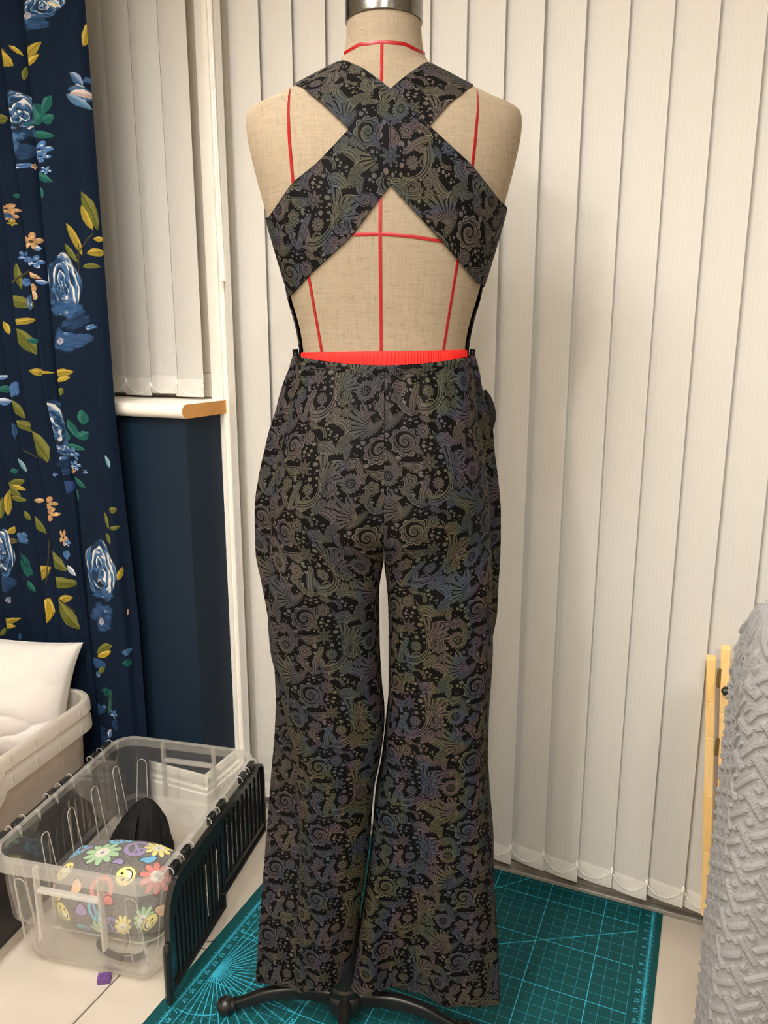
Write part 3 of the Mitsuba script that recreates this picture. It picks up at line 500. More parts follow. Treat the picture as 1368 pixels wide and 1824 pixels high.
# ------------------------------------------------------------------ cutting mat
MU0, MU1, MV0, MV1, MZ = -.916, -.0165, .516, 1.7155, .0035
gx1, gi, gm = -.0354, .0254, 1.1155                        # right-hand end of the print, one inch, the middle line
def c_mat(p, n, uv):
    X, Y = (gx1 - p.x) / gi, (p.y - gm) / gi              # inches from the right end, from the middle
    base = mix((0.0012, 0.050, 0.056), (0.0020, 0.062, 0.068), fbm(p.x * 9, p.y * 9, 2)) * (.9 + .2 * noise(p.x * 1500, p.y * 1500))
    def ln(t, w): return 1 - smoothstep(w * .7, w * 1.3, dr.abs(t))
    def near(t, k): return (t / k - dr.round(t / k)) * k
    def yes(c): return dr.select(c, 1.0, 0.0)
    body = yes((X > 1.1) & (X < 32.6) & (dr.abs(Y) < 21.6))
    thin = dr.maximum(ln(near(X - .14, 1), .020), ln(near(Y + .1, 1), .020)) * body * .50
    bold = dr.maximum(ln(near(X - 4.14, 5), .034), ln(near(Y - 3.9, 5), .034)) * body
    inx, iny = yes((X > 0) & (X < 33.5)), yes(dr.abs(Y) < 22.5)
    edge = dr.maximum(dr.maximum(ln(X - .02, .035), ln(X - 33.48, .035)) * iny, ln(dr.abs(Y) - 22.48, .035) * inx)
    side = dr.minimum(dr.abs(X - .02), dr.abs(X - 33.48)); half = yes(dr.abs(near(Y, .5)) < .06)
    tick = ln(near(Y, .125), .022) * yes(side < .16 + .14 * half) * iny
    tick = dr.maximum(tick, ln(near(X, .125), .022) * yes(dr.abs(dr.abs(Y) - 22.48) < .2) * inx)
    dx, dy = 32.58 - X, Y; r = dr.sqrt(dx * dx + dy * dy) + 1e-4; a = dr.atan2(dy, dx); st = 7.5 * PI / 180
    ray_ = ln((a / st - dr.round(a / st)) * st * r, .034) * yes(dx > -.02)
    long_ = yes((dr.abs(dr.abs(a) - PI / 6) < .02) | (dr.abs(dr.abs(a) - PI / 4) < .02) | (dr.abs(dr.abs(a) - PI / 3) < .02)) * body
    fan = ray_ * dr.maximum(yes(r < 8.0), long_); arcs = dr.maximum(ln(r - 4.4, .035), ln(r - 8.1, .03)) * yes(dx > -.3)
    pr = dr.clip(dr.maximum(dr.maximum(dr.maximum(thin, bold), dr.maximum(edge, tick)), dr.maximum(fan, arcs)), 0, 1)
    return mix(base, mi.Color3f(0.045, 0.42, 0.60) * (.75 + .35 * noise(p.x * 60, p.y * 60, 4)), pr * .85)
mat('m_mat', c_mat, lambda p, n, uv: 0.5 + .15 * fbm(p.x * 15, p.y * 15), .25)
mat('m_matprint', (0.05, 0.42, 0.60), .5, .4)
cm = thing('cutting_mat', 'large teal cutting mat printed with a pale blue grid, under the dress form', 'cutting mat')
add(cm + '__mat', box(MU0, MU1, MV0, MV1, 0.0002, MZ, .0008), 'm_mat')
def digits(txt, x, y, h, rot, key):
    m = meshkit.text_mesh(txt, h); m = trimesh.Trimesh(*m, process=False) if isinstance(m, tuple) else m
    m.vertices[:, :2] -= m.bounds.mean(0)[:2]; m.vertices[:, 2] = (m.vertices[:, 2] - m.bounds[0, 2]) * (.0002 / max(m.extents[2], 1e-6)) + MZ
    return tf(m, frame((x, y), math.radians(rot)))
num = [digits(str(k), x, gm + (22.5 - k) * gi, .0075, 90, 0) for k in range(1, 45) for x in (gx1 - .013, gx1 - 33.0 * gi)]
add(cm + '__printed_numbers', cat_(*num), 'm_matprint', label='pale blue printed ruler numbers', kind='stuff')
num = []
for d in (30, 45, 60, 75, 90, 105, 120, 135, 150):
    b = math.radians(90 - d); num.append(digits(str(d), gx1 - 32.58 * gi + 8.5 * gi * math.cos(b), gm + .006 + 8.5 * gi * math.sin(b), .0085, 180 - d if d != 90 else 90, 0))
add(cm + '__angle_numbers', cat_(*num), 'm_matprint', label='pale blue printed angle numbers', kind='stuff')
# ------------------------------------------------------------------ curtain
def leafshade(s, x, y, p, uv):
    ty, q = s[0], s[6]; r = dr.sqrt(x * x + y * y) + 1e-6; th = dr.atan2(y, x); A, B = mi.Color3f(s[7], s[8], s[9]), mi.Color3f(s[10], s[11], s[12])
    ss = smoothstep; nz = noise(x * 3 + q * 50, y * 9, q * 20); n2 = noise(x * 1.6 + q * 31, y * 14, 5)
    # 0 leaf
    yc = y + .18 * (x * x - .3) * dr.select(q > .5, 1.0, -1.0); h = .85 * (1 - x * x) * (.88 + .24 * nz); a0 = ss(0, .12, h - dr.abs(yc))
    c0 = dr.lerp(A, B, dr.clip(ss(-.15, .25, yc + .5 * (n2 - .5)) * .9 + .25 * (nz - .5), 0, 1)) * (.75 + .5 * n2); c0 = dr.lerp(c0, A * .55, (1 - ss(.02, .07, dr.abs(yc))) * .7)
    # 1 rose: strokes wound round a dark heart
    wob = .12 * (noise(x * 2.2 + q * 9, y * 2.2, q * 7) - .5); rr = r + wob; e1 = .93 + .07 * dr.sin(th * 5 + q * 6); a1 = ss(0, .10, e1 - rr)
    lay = rr * 3.3 + .32 * dr.sin(th * 2 + q * 5) + .25 * dr.sin(th * 3 - 2 + rr * 4) + .75 * (fbm(x * 2.6 + q * 21, y * 2.6, 4, 2) - .5) + .35 * (noise(x * 9, y * 4 + q * 7, 3) - .5); pet = lay - dr.floor(lay)   # overlapping petals, pale at their rims
    n4 = noise(th * 2.2 + dr.floor(lay) * 5.3, rr * 13 + q * 8, 2); n3 = noise(th * 1.3 + dr.floor(lay) * 7.7, q * 19, 6)
    t1 = dr.clip(pet * pet * .75 + .55 * (n3 - .5) + .62 * (n4 - .5) + .16 * y + .12 + .12 * x, 0, 1)
    c1 = dr.lerp(mi.Color3f(.014, .036, .085), A, ss(.12, .42, t1)); c1 = dr.lerp(c1, B, ss(.55, .80, t1)); c1 = dr.lerp(c1, mi.Color3f(.012, .016, .018), 1 - ss(.05, .34, dr.sqrt(dr.square(x + .12) + dr.square(y + .42)) + .16 * n4))
    # 2 five-petalled flower
    e2 = .40 + .58 * dr.abs(dr.cos(th * 2.5 + q)); a2 = ss(0, .12, e2 - r); c2 = dr.lerp(A * (.6 + .7 * noise(x * 4, y * 4, q * 9)), B, ss(.62, .75, noise(x * 5 + 7, y * 5, q))) ; c2 = dr.lerp(c2, A * .2, 1 - ss(.12, .22, r))
    # 3 loose brushed petals
    n5 = noise(x * 2.5 + q * 17, y * 7, q * 5); e3 = .78 + .35 * (noise(th * 1.6 + 9, q * 30) - .5) + .2 * (n5 - .5); a3 = ss(0, .22, e3 - r) * .95
    c3 = dr.lerp(A * (.45 + .8 * n5), B, ss(.70, .82, noise(x * 2.2 + q * 3, y * 5, 3 + q)))
    # 4 stem
    a4 = ss(0, .4, 1 - dr.abs(y + 2.4 * (x * x - .5) * (q - .5) * 2)) * (1 - ss(.9, 1, dr.abs(x)))
    C, a = c0, a0
    for k, (cc, aa) in enumerate(((c1, a1), (c2, a2), (c3, a3), (A, a4)), 1): C, a = dr.select(dr.abs(ty - k) < .5, cc, C), dr.select(dr.abs(ty - k) < .5, aa, a)
    return C, a
def cgrid():
    bl = [-1.330, -1.478, -1.536, -1.590, -1.660, -1.722, -1.80, -1.87, -1.95, -2.03, -2.11, -2.2]
    zz = np.linspace(.02, 2.27, 150); ctrl = []
    for z in zz:
        lo = float(np.clip((1.75 - z) / 1.4, -.3, 1.15)); pts = []
        for k in range(len(bl) - 1):
            dr_ = .040 * lo * min(k, 2) / 2 + .006 * math.sin(3 * k + z * 2.0) * min(k, 1)
            drn = .040 * lo * min(k + 1, 2) / 2 + .006 * math.sin(3 * (k + 1) + z * 2.0)
            uR, uL = bl[k] + dr_, bl[k + 1] + drn; dep = ((.060 if k else .022) - .026 * float(np.clip((1.10 - z) / .1, 0, 1))) + .004 * math.sin(5 * k)
            v0 = 1.408 + .006 * math.sin(2.1 * k + z) + .032 * float(np.clip((1.16 - z) / .25, 0, 1))
            if k == 0:
                low = float(np.clip((1.08 - z) / .5, 0, 1)); pts += [(uR + .006 * low, 1.456 + .022 * low), (uR - .008 * low - .004, 1.438 + .028 * low), (uR - .016, 1.424 + .02 * low)]
            else: pts += [(uR - .004, v0 + dep), (uR - .014, v0 + dep * .75)]
            w = uR - uL
            pts += [(uR - w * .38, v0 + dep * .42), (uR - w * .66, v0 + dep * .16), (uL + .012, v0), (uL + .003, v0 + .004), (uL + .006, v0 + dep * .6)]
        q = resample(pts, 620); q = np.stack([GF(q[:, 0], 1.6), GF(q[:, 1], 1.6)], 1); ctrl.append(q)
    Q = np.array(ctrl); arc = np.concatenate([np.zeros((150, 1)), np.cumsum(np.linalg.norm(np.diff(Q, axis=1), axis=-1), 1)], 1); arc = arc / arc[:, -1:] * arc.mean(0)[-1]
    P = np.concatenate([Q, np.broadcast_to(zz[:, None, None], (150, 620, 1))], -1); uv = np.stack([-arc, np.broadcast_to(zz[:, None], arc.shape)], -1)
    return P, uv
CP, CUV = cgrid()
CST = [(1,1.91,1.998,.0,.0513,.0273,.3,.055,.13,.27,.62,.62,.62), (3,1.888,1.968,-2.2,.0452,.0215,.2,.03,.085,.2,.25,.32,.45), (3,1.871,1.983,68.6,.0109,.0144,.9,.35,.35,.42,.6,.6,.65), (0,1.997,1.938,75.0,.0277,.0115,.2,.36,.25,.02,.55,.42,.1), (0,1.932,1.998,-25.5,.0157,.0071,.7,.6,.55,.35,.3,.4,.5), (3,1.976,1.817,-18.8,.0324,.0283,.1,.055,.13,.27,.62,.62,.62), (0,1.983,1.817,-4.9,.0313,.0096,.9,.4,.3,.3,.68,.56,.54), (0,1.971,1.802,-28.2,.0325,.012,.2,.06,.14,.26,.2,.32,.45), (3,1.997,1.847,8.0,.0236,.0083,.5,.055,.13,.27,.62,.62,.62), (0,1.971,1.847,-47.7,.0193,.011,.6,.03,.085,.2,.25,.32,.45), (0,1.735,1.938,9.0,.0143,.0098,.3,.26,.2,.03,.42,.3,.05), (0,1.783,1.923,-35.0,.0167,.006,.8,.36,.25,.02,.55,.42,.1), (0,1.749,1.908,-37.9,.0333,.0224,.2,.26,.2,.03,.42,.3,.05), (0,1.866,1.908,32.7,.0393,.0156,.8,.26,.2,.03,.42,.3,.05), (0,1.866,1.892,24.2,.0284,.0091,.3,.36,.25,.02,.55,.42,.1), (0,1.795,1.877,75.0,.0169,.0072,.6,.1,.11,.02,.17,.17,.045), (1,1.778,1.787,.0,.0437,.0567,.8,.055,.13,.27,.62,.62,.62), (3,1.779,1.711,.0,.0353,.025,.3,.02,.05,.12,.05,.11,.22), (3,1.774,1.681,11.2,.0336,.0077,.95,.07,.16,.36,.5,.58,.7), (0,1.876,1.787,109.0,.0226,.0227,.3,.012,.085,.075,.03,.14,.12), (0,1.898,1.802,56.1,.0225,.0147,.7,.012,.085,.075,.03,.14,.12), (0,1.898,1.772,17.4,.0165,.0135,.2,.012,.085,.075,.03,.14,.12), (0,1.874,1.772,37.9,.0154,.0115,.2,.012,.085,.075,.03,.14,.12), (0,1.876,1.741,-7.9,.0371,.01,.6,.012,.085,.075,.03,.14,.12), (0,1.798,1.772,9.0,.0173,.0049,.3,.012,.085,.075,.03,.14,.12), (2,1.869,1.711,.0,.0384,.0197,.2,.07,.16,.36,.5,.58,.7), (2,1.871,1.696,.0,.0301,.0136,.6,.07,.16,.36,.5,.58,.7), (3,1.756,1.726,51.0,.024,.0182,.4,.055,.13,.27,.62,.62,.62), (0,1.659,1.787,9.0,.0149,.0128,.5,.1,.11,.02,.17,.17,.045), (2,1.881,1.666,.0,.0169,.0099,.8,.07,.16,.36,.5,.58,.7), (2,1.795,1.681,.0,.0076,.0076,.1,.42,.24,.11,.62,.45,.28), (0,1.874,1.651,-28.2,.0264,.0103,.3,.012,.085,.075,.03,.14,.12), (0,1.862,1.621,-68.6,.016,.0106,.6,.012,.085,.075,.03,.14,.12), (0,1.677,1.621,6.0,.0091,.0065,.2,.012,.085,.075,.03,.14,.12), (2,1.653,1.59,.0,.0348,.0157,.5,.42,.24,.11,.62,.45,.28), (2,1.662,1.575,.0,.0165,.0157,.2,.42,.24,.11,.62,.45,.28), (2,1.663,1.56,.0,.0116,.0079,.8,.26,.2,.03,.42,.3,.05), (3,1.649,1.575,.0,.029,.0091,.2,.03,.085,.2,.25,.32,.45), (0,1.978,1.575,-71.5,.0453,.0167,.8,.1,.11,.02,.17,.17,.045), (0,1.969,1.56,-69.0,.0303,.0105,.2,.26,.2,.03,.42,.3,.05), (0,1.937,1.515,-65.2,.0417,.0114,.7,.26,.2,.03,.42,.3,.05), (0,1.925,1.485,-56.9,.0266,.0084,.2,.1,.11,.02,.17,.17,.045), (0,1.985,1.485,2.0,.0217,.0115,.8,.26,.2,.03,.42,.3,.05), (0,1.992,1.515,6.0,.0127,.0076,.2,.36,.25,.02,.55,.42,.1), (0,1.971,1.455,.0,.0213,.0077,.7,.1,.11,.02,.17,.17,.045), (4,1.957,1.5,48.1,.0367,.0017,.55,.05,.045,.02,.05,.045,.02), (4,1.942,1.47,84.4,.036,.0019,.5,.05,.045,.02,.05,.045,.02), (2,1.774,1.515,13.3,.0271,.0229,.2,.42,.24,.11,.62,.45,.28), (2,1.682,1.485,.0,.0161,.0147,.5,.07,.16,.36,.5,.58,.7), (2,1.776,1.47,.0,.0238,.0171,.1,.07,.16,.36,.5,.58,.7), (0,1.786,1.5,-6.0,.0079,.0066,.5,.07,.16,.36,.5,.58,.7), (3,1.68,1.424,-1.0,.0162,.0121,.6,.07,.16,.36,.5,.58,.7), (0,1.769,1.439,-24.2,.0205,.0068,.3,.42,.24,.11,.62,.45,.28), (0,1.766,1.409,79.0,.0122,.0117,.8,.42,.24,.11,.62,.45,.28), (0,1.786,1.424,-6.0,.0147,.0067,.4,.07,.16,.36,.5,.58,.7), (0,1.766,1.394,-59.2,.0135,.0106,.6,.42,.24,.11,.62,.45,.28), (1,1.9,1.409,.0,.0464,.0816,.15,.055,.13,.27,.62,.62,.62), (3,1.905,1.364,.0,.058,.0292,.7,.03,.085,.2,.25,.32,.45), (3,1.925,1.334,23.1,.052,.0245,.2,.02,.05,.12,.05,.11,.22), (3,1.959,1.319,14.5,.022,.008,.95,.07,.16,.36,.5,.58,.7), (3,1.888,1.288,.0,.0384,.0354,.5,.03,.085,.2,.25,.32,.45), (3,1.927,1.288,4.5,.0443,.0228,.3,.035,.08,.19,.05,.11,.24), (3,1.881,1.288,75.4,.0125,.0118,.9,.3,.3,.4,.55,.52,.6), (3,1.898,1.304,.0,.0118,.0054,.9,.07,.16,.36,.5,.58,.7), (0,1.665,1.439,-84.1,.0321,.0095,.3,.1,.11,.02,.17,.17,.045), (0,1.661,1.379,-9.9,.0409,.0167,.6,.1,.11,.02,.17,.17,.045), (0,1.663,1.334,7.4,.0368,.0097,.3,.26,.2,.03,.42,.3,.05), (0,1.53,1.319,-74.8,.0171,.0084,.8,.36,.25,.02,.55,.42,.1), (4,1.652,1.424,37.9,.0684,.0028,.6,.05,.045,.02,.05,.045,.02), (0,1.666,1.288,-55.0,.041,.0206,.7,.1,.11,.02,.17,.17,.045), (0,1.683,1.288,-8.0,.014,.0084,.2,.012,.085,.075,.03,.14,.12), (3,1.683,1.379,88.0,.0274,.0082,.8,.055,.13,.27,.62,.62,.62), (0,1.686,1.213,-8.0,.0199,.0114,.3,.26,.2,.03,.42,.3,.05), (0,1.77,1.213,-1.4,.0247,.0042,.8,.36,.25,.02,.55,.42,.1), (0,1.878,1.213,3.9,.0305,.0118,.4,.26,.2,.03,.42,.3,.05), (0,1.878,1.198,15.5,.0219,.0074,.8,.36,.25,.02,.55,.42,.1), (0,1.869,1.168,51.0,.0119,.0104,.6,.1,.11,.02,.17,.17,.045), (3,1.53,1.168,59.6,.0252,.0171,.3,.07,.16,.36,.5,.58,.7), (0,1.435,1.168,4.0,.0204,.0116,.6,.012,.085,.075,.03,.14,.12), (0,1.426,1.137,-2.0,.0176,.0118,.4,.07,.16,.36,.5,.58,.7), (0,1.43,1.198,8.0,.0175,.0073,.2,.07,.16,.36,.5,.58,.7), (1,1.766,1.077,.0,.0673,.0799,.35,.055,.13,.27,.62,.62,.62), (3,1.74,.986,.0,.0717,.0381,.4,.02,.05,.12,.05,.11,.22), (3,1.673,.956,17.9,.0117,.0061,.95,.07,.16,.36,.5,.58,.7), (3,1.751,1.002,5.2,.0219,.0052,.95,.07,.16,.36,.5,.58,.7), (3,1.737,.926,.0,.0534,.024,.3,.035,.07,.2,.05,.1,.25), (0,1.915,1.107,79.1,.0197,.0183,.2,.012,.085,.075,.03,.14,.12), (0,1.879,1.077,104.0,.0264,.0163,.7,.012,.085,.075,.03,.14,.12), (0,1.899,1.062,19.7,.0235,.0139,.3,.012,.085,.075,.03,.14,.12), (0,1.859,1.032,-6.2,.034,.0093,.6,.012,.085,.075,.03,.14,.12), (0,1.85,1.062,68.6,.0177,.0117,.2,.012,.085,.075,.03,.14,.12), (2,1.842,1.017,.0,.0217,.0184,.4,.07,.16,.36,.5,.58,.7), (2,1.83,.986,.0,.0286,.0146,.1,.07,.16,.36,.5,.58,.7), (2,1.867,.971,.0,.0114,.0073,.7,.07,.16,.36,.5,.58,.7), (2,1.813,.971,.0,.0198,.0089,.3,.42,.24,.11,.62,.45,.28), (0,1.835,.941,-31.3,.0264,.0108,.5,.012,.085,.075,.03,.14,.12), (0,1.812,.911,-68.6,.0192,.0127,.2,.012,.085,.075,.03,.14,.12), (0,1.528,1.122,-62.8,.0317,.0129,.6,.1,.11,.02,.17,.17,.045), (0,1.541,1.077,-19.6,.0354,.016,.3,.1,.11,.02,.17,.17,.045), (0,1.649,1.032,-72.7,.0477,.0319,.7,.1,.11,.02,.17,.17,.045), (4,1.512,1.017,-32.7,.0659,.0026,.3,.05,.045,.02,.05,.045,.02), (3,1.435,1.062,85.0,.0269,.009,.4,.03,.085,.2,.25,.32,.45), (0,1.437,.971,-67.9,.0218,.0084,.6,.1,.25,.3,.3,.45,.5), (0,1.408,.956,.0,.013,.0092,.1,.012,.085,.075,.03,.14,.12), (0,1.963,1.002,-76.8,.0173,.0066,.6,.1,.25,.3,.3,.45,.5), (0,1.409,.926,8.4,.0259,.0124,.2,.1,.11,.02,.17,.17,.045), (0,1.409,.911,-16.9,.0236,.0079,.9,.36,.25,.02,.55,.42,.1), (0,1.38,.911,-37.9,.0438,.0171,.5,.1,.11,.02,.17,.17,.045), (0,1.32,.866,78.6,.0383,.0163,.7,.26,.2,.03,.42,.3,.05), (0,1.404,.881,-11.9,.0275,.0096,.2,.1,.11,.02,.17,.17,.045), (0,1.298,.851,78.7,.0322,.0109,.4,.1,.11,.02,.17,.17,.045), (2,1.633,.881,.0,.0377,.0201,.3,.42,.24,.11,.62,.45,.28), (2,1.633,.851,9.3,.0425,.0195,.7,.42,.24,.11,.62,.45,.28), (0,1.527,.881,.0,.0161,.0078,.2,.42,.24,.11,.62,.45,.28), (0,1.424,.835,-57.4,.0163,.0103,.3,.1,.11,.02,.17,.17,.045), (0,1.511,.82,-44.0,.0411,.0161,.8,.1,.11,.02,.17,.17,.045), (0,1.322,.79,21.8,.0201,.0115,.2,.26,.2,.03,.42,.3,.05), (0,1.315,.76,-4.6,.0214,.0097,.7,.1,.08,.04,.14,.11,.06), (3,1.402,.775,-15.3,.025,.0214,.2,.07,.16,.36,.5,.58,.7), (2,1.672,.79,.0,.0139,.0249,.6,.42,.24,.11,.62,.45,.28), (2,1.682,.775,.0,.0108,.0109,.2,.07,.16,.36,.5,.58,.7), (3,1.677,.745,84.4,.0187,.0122,.6,.07,.16,.36,.5,.58,.7), (0,1.684,.7,-55.7,.02,.009,.4,.35,.4,.5,.7,.7,.75), (0,1.638,.73,-44.0,.0494,.0215,.3,.1,.11,.02,.17,.17,.045), (0,1.509,.684,32.7,.0365,.0212,.7,.26,.2,.03,.42,.3,.05), (0,1.641,.669,-4.5,.0698,.0193,.4,.1,.11,.02,.17,.17,.045), (0,1.656,.624,12.2,.0258,.0131,.8,.26,.2,.03,.42,.3,.05), (0,1.658,.579,-55.5,.0545,.0257,.3,.1,.11,.02,.17,.17,.045), (0,1.509,.579,68.6,.0421,.0313,.6,.36,.25,.02,.55,.42,.1), (0,1.526,.594,-64.6,.0239,.0103,.2,.36,.25,.02,.55,.42,.1), (4,1.532,.715,78.4,.0647,.0022,.4,.05,.045,.02,.05,.045,.02), (4,1.634,.624,-37.9,.0633,.003,.6,.05,.045,.02,.05,.045,.02), (3,1.4,.7,-76.0,.0428,.0226,.4,.012,.085,.075,.03,.14,.12), (3,1.402,.684,-64.6,.0238,.0185,.7,.012,.085,.075,.03,.14,.12), (0,1.407,.639,-55.7,.0208,.0112,.3,.012,.085,.075,.03,.14,.12), (1,1.281,.73,.0,.0417,.0745,.5,.055,.13,.27,.62,.62,.62), (3,1.271,.639,.0,.0514,.0331,.3,.02,.05,.12,.05,.11,.22), (3,1.281,.594,82.9,.0151,.0142,.8,.2,.2,.3,.3,.3,.4), (1,1.885,.715,.0,.0659,.0867,.2,.055,.13,.27,.62,.62,.62), (3,1.887,.654,6.7,.056,.0158,.7,.03,.085,.2,.25,.32,.45), (3,1.872,.594,.0,.0567,.0536,.4,.03,.075,.18,.05,.11,.22), (3,1.868,.579,82.6,.016,.0142,.9,.3,.3,.4,.55,.52,.6), (3,1.89,.609,6.8,.0163,.0048,.95,.07,.16,.36,.5,.58,.7), (0,1.961,.881,.0,.0146,.0104,.2,.1,.11,.02,.17,.17,.045), (0,1.928,.851,-72.2,.0249,.0106,.6,.1,.11,.02,.17,.17,.045), (0,1.959,.835,7.2,.0208,.0076,.3,.1,.11,.02,.17,.17,.045), (0,1.928,.805,-58.2,.0168,.0117,.8,.1,.11,.02,.17,.17,.045), (0,1.961,.715,53.8,.0217,.011,.4,.26,.2,.03,.42,.3,.05), (0,1.971,.609,78.4,.0097,.0037,.2,.42,.24,.11,.62,.45,.28), (0,1.87,.503,25.5,.0391,.0162,.7,.1,.11,.02,.17,.17,.045), (0,1.868,.488,21.5,.0334,.0105,.2,.36,.25,.02,.55,.42,.1), (0,1.853,.443,43.3,.0197,.0104,.6,.1,.11,.02,.17,.17,.045), (3,1.956,.503,8.1,.022,.013,.3,.055,.13,.27,.62,.62,.62), (3,1.956,.473,.0,.0241,.013,.6,.012,.085,.075,.03,.14,.12), (0,1.269,.533,9.3,.0501,.0107,.3,.26,.2,.03,.42,.3,.05), (0,1.26,.518,2.7,.0369,.0103,.8,.36,.25,.02,.55,.42,.1), (0,1.175,.488,42.4,.0183,.0091,.1,.1,.11,.02,.17,.17,.045), (3,1.303,.488,79.0,.0137,.0075,.5,.03,.085,.2,.25,.32,.45), (3,1.838,.458,-6.2,.0392,.0191,.3,.03,.085,.2,.25,.32,.45), (3,1.836,.428,74.4,.0136,.0129,.9,.055,.13,.27,.62,.62,.62), (3,1.865,.382,-5.0,.0263,.0171,.4,.012,.085,.075,.03,.14,.12), (3,1.813,.322,.0,.0457,.0274,.3,.03,.085,.2,.25,.32,.45), (3,1.853,.337,6.6,.0127,.0068,.9,.055,.13,.27,.62,.62,.62), (0,1.877,.352,75.8,.041,.0095,.3,.02,.06,.05,.04,.1,.08), (2,1.887,.322,.0,.0169,.0151,.4,.07,.16,.36,.5,.58,.7), (3,1.828,.247,.0,.0534,.0343,.6,.02,.05,.12,.05,.11,.22), (0,1.865,.262,62.1,.0162,.0116,.8,.055,.13,.27,.62,.62,.62), (3,1.89,.292,.0,.0192,.0235,.2,.02,.05,.12,.05,.11,.22)]
cpat = stamp_print(CST, 2.0, 2.4, leafshade, lambda p, uv: mix((0.0040, 0.0100, 0.0250), (0.0060, 0.0145, 0.0330), fbm(uv.x * 30, uv.y * 12, 2)), K=5, cell=.014)
mat('m_curtain', lambda p, n, uv: cpat(p, n, uv) * (.72 + .30 * noise(uv.x * 1700, uv.y * 1700)), .8, .08)
ck = thing('curtain', 'navy curtain printed with blue roses and olive leaves hanging at the left of the window', 'curtain')
add(ck + '__panel', cat_(grid(CP)), 'm_curtain', True, uv=CUV.reshape(-1, 2))
add(ck + '__heading_tape', tube(np.c_[CP[-1, ::20, :2] , np.full(31, 2.262)], .006, 6), 'm_curtain', 30)
add(ck + '__rail', box(-2.3, -1.25, 1.42, 1.45, 2.272, 2.30, .003), 'm_white')
# ------------------------------------------------------------------ clear crate with folding lids
milk = {'type': 'principledthin', 'base_color': rgb(.80, .78, .74), 'roughness': .4, 'diff_trans': 1.0, 'spec_trans': 0.0}
def plastic(name, w, tint=(.80, .78, .74)): scene[name] = {'type': 'blendbsdf', 'weight': w, 'a': {'type': 'thindielectric', 'int_ior': 1.49}, 'b': {**milk, 'base_color': rgb(*tint)}}
plastic('m_clear', .10); plastic('m_clearrim', .38); plastic('m_clearrib', .5); plastic('m_frost', .74, (.74, .68, .61)); plastic('m_frostrim', .90, (.80, .76, .70))
mat('m_lid', lambda p, n, uv: mix((0.010, 0.010, 0.010), (0.015, 0.015, 0.015), noise(p.x * 400, p.y * 400, p.z * 400)), .22, .5)
BA = math.radians(10.0); BE, BN = arr(math.cos(BA), math.sin(BA), 0), arr(-math.sin(BA), math.cos(BA), 0)
BL, BWd, BH = .512, .386, .278
BC = arr(-.899, .992, 0) - BE * BWd / 2 + BN * BL / 2      # middle of the crate on the floor
MB = frame((BC[0], BC[1], 0), BA)                           # local: x across, y away, z up
crate = thing('storage_crate', 'clear plastic storage crate with black folding lids hanging open, holding cloth, beside the cutting mat', 'storage crate')
def cadd(key, m, mt, sm=False, **k): return add(key, tf(m, MB), mt, sm, **k)
rings = [(BWd / 2 - .014, BL / 2 - .014, .045, BH), (BWd / 2 - .016, BL / 2 - .016, .045, .19), (BWd / 2 - .020, BL / 2 - .020, .044, .125), (BWd / 2 - .030, BL / 2 - .030, .042, .119), (BWd / 2 - .044, BL / 2 - .044, .040, .03), (BWd / 2 - .052, BL / 2 - .052, .036, .016), (BWd / 2 - .064, BL / 2 - .064, .030, .0125)]
cadd(crate + '__body', loft([rrect(a, b, r) for a, b, r, z in rings], [z for *_, z in rings], cap=True), 'm_clear', 40)
cadd(crate + '__foot_rim', loft([rrect(BWd / 2 - o, BL / 2 - o, .03) for o in (.055, .059, .064, .068, .072)], [.0126, .0012, .0005, .0012, .0126]), 'm_clearrib', 40)
rim = [(BWd / 2 - .014, BL / 2 - .014, .045, BH), (BWd / 2 - .008, BL / 2 - .008, .048, BH + .002), (BWd / 2 - .001, BL / 2 - .001, .05, BH), (BWd / 2, BL / 2, .05, BH - .003), (BWd / 2, BL / 2, .05, BH - .028)]
cadd(crate + '__rim', loft([rrect(a, b, r) for a, b, r, z in rim], [z for *_, z in rim]), 'm_clearrim', 40)
def arch(c, along, out, zt, zb, w):                       # moulded U-shaped rib on a wall
    t = np.linspace(0, PI, 11); p = [(-w / 2 * 1.35, zb)] + [(-w / 2 * math.cos(a), zt - w / 2 + w / 2 * math.sin(a)) for a in t] + [(w / 2 * 1.35, zb)]
    q = [np.array(c) + along * s + out * (.046 - .031 * (z / BH)) * -1 + UP * z for s, z in p]
    return tube(q, .0011, 6)
ex, ey = arr(1, 0, 0), arr(0, 1, 0)
for y in np.linspace(-.185, .185, 5):
    cadd(crate + '__arch_rib', arch(ex * -BWd / 2 + ey * y, ey, -ex, .225, .05, .026), 'm_clearrib', True); cadd(crate + '__arch_rib', arch(ex * BWd / 2 + ey * y, ey, ex, .225, .05, .026), 'm_clearrib', True)
for x in (-.125, .125):
    for s in (-1, 1): cadd(crate + '__arch_rib', arch(ey * s * BL / 2 + ex * x, ex, ey * s, .225, .06, .026), 'm_clearrib', True)
for s in (-1, 1):                                          # hand grips at both ends
    y = s * (BL / 2 - .012)
    cadd(crate + '__hand_grip', cat_(box(-.068, .068, min(y, y + s * .014), max(y, y + s * .014), .218, .227, .002), box(-.074, -.068, y - .002 * s if s > 0 else y - .014, y + .014 if s > 0 else y + .002, .11, BH - .004, .002), box(.068, .074, y - .002, y + .014, .11, BH - .004, .002) if s > 0 else box(.068, .074, y - .014, y + .002, .11, BH - .004, .002)), 'm_clearrib')
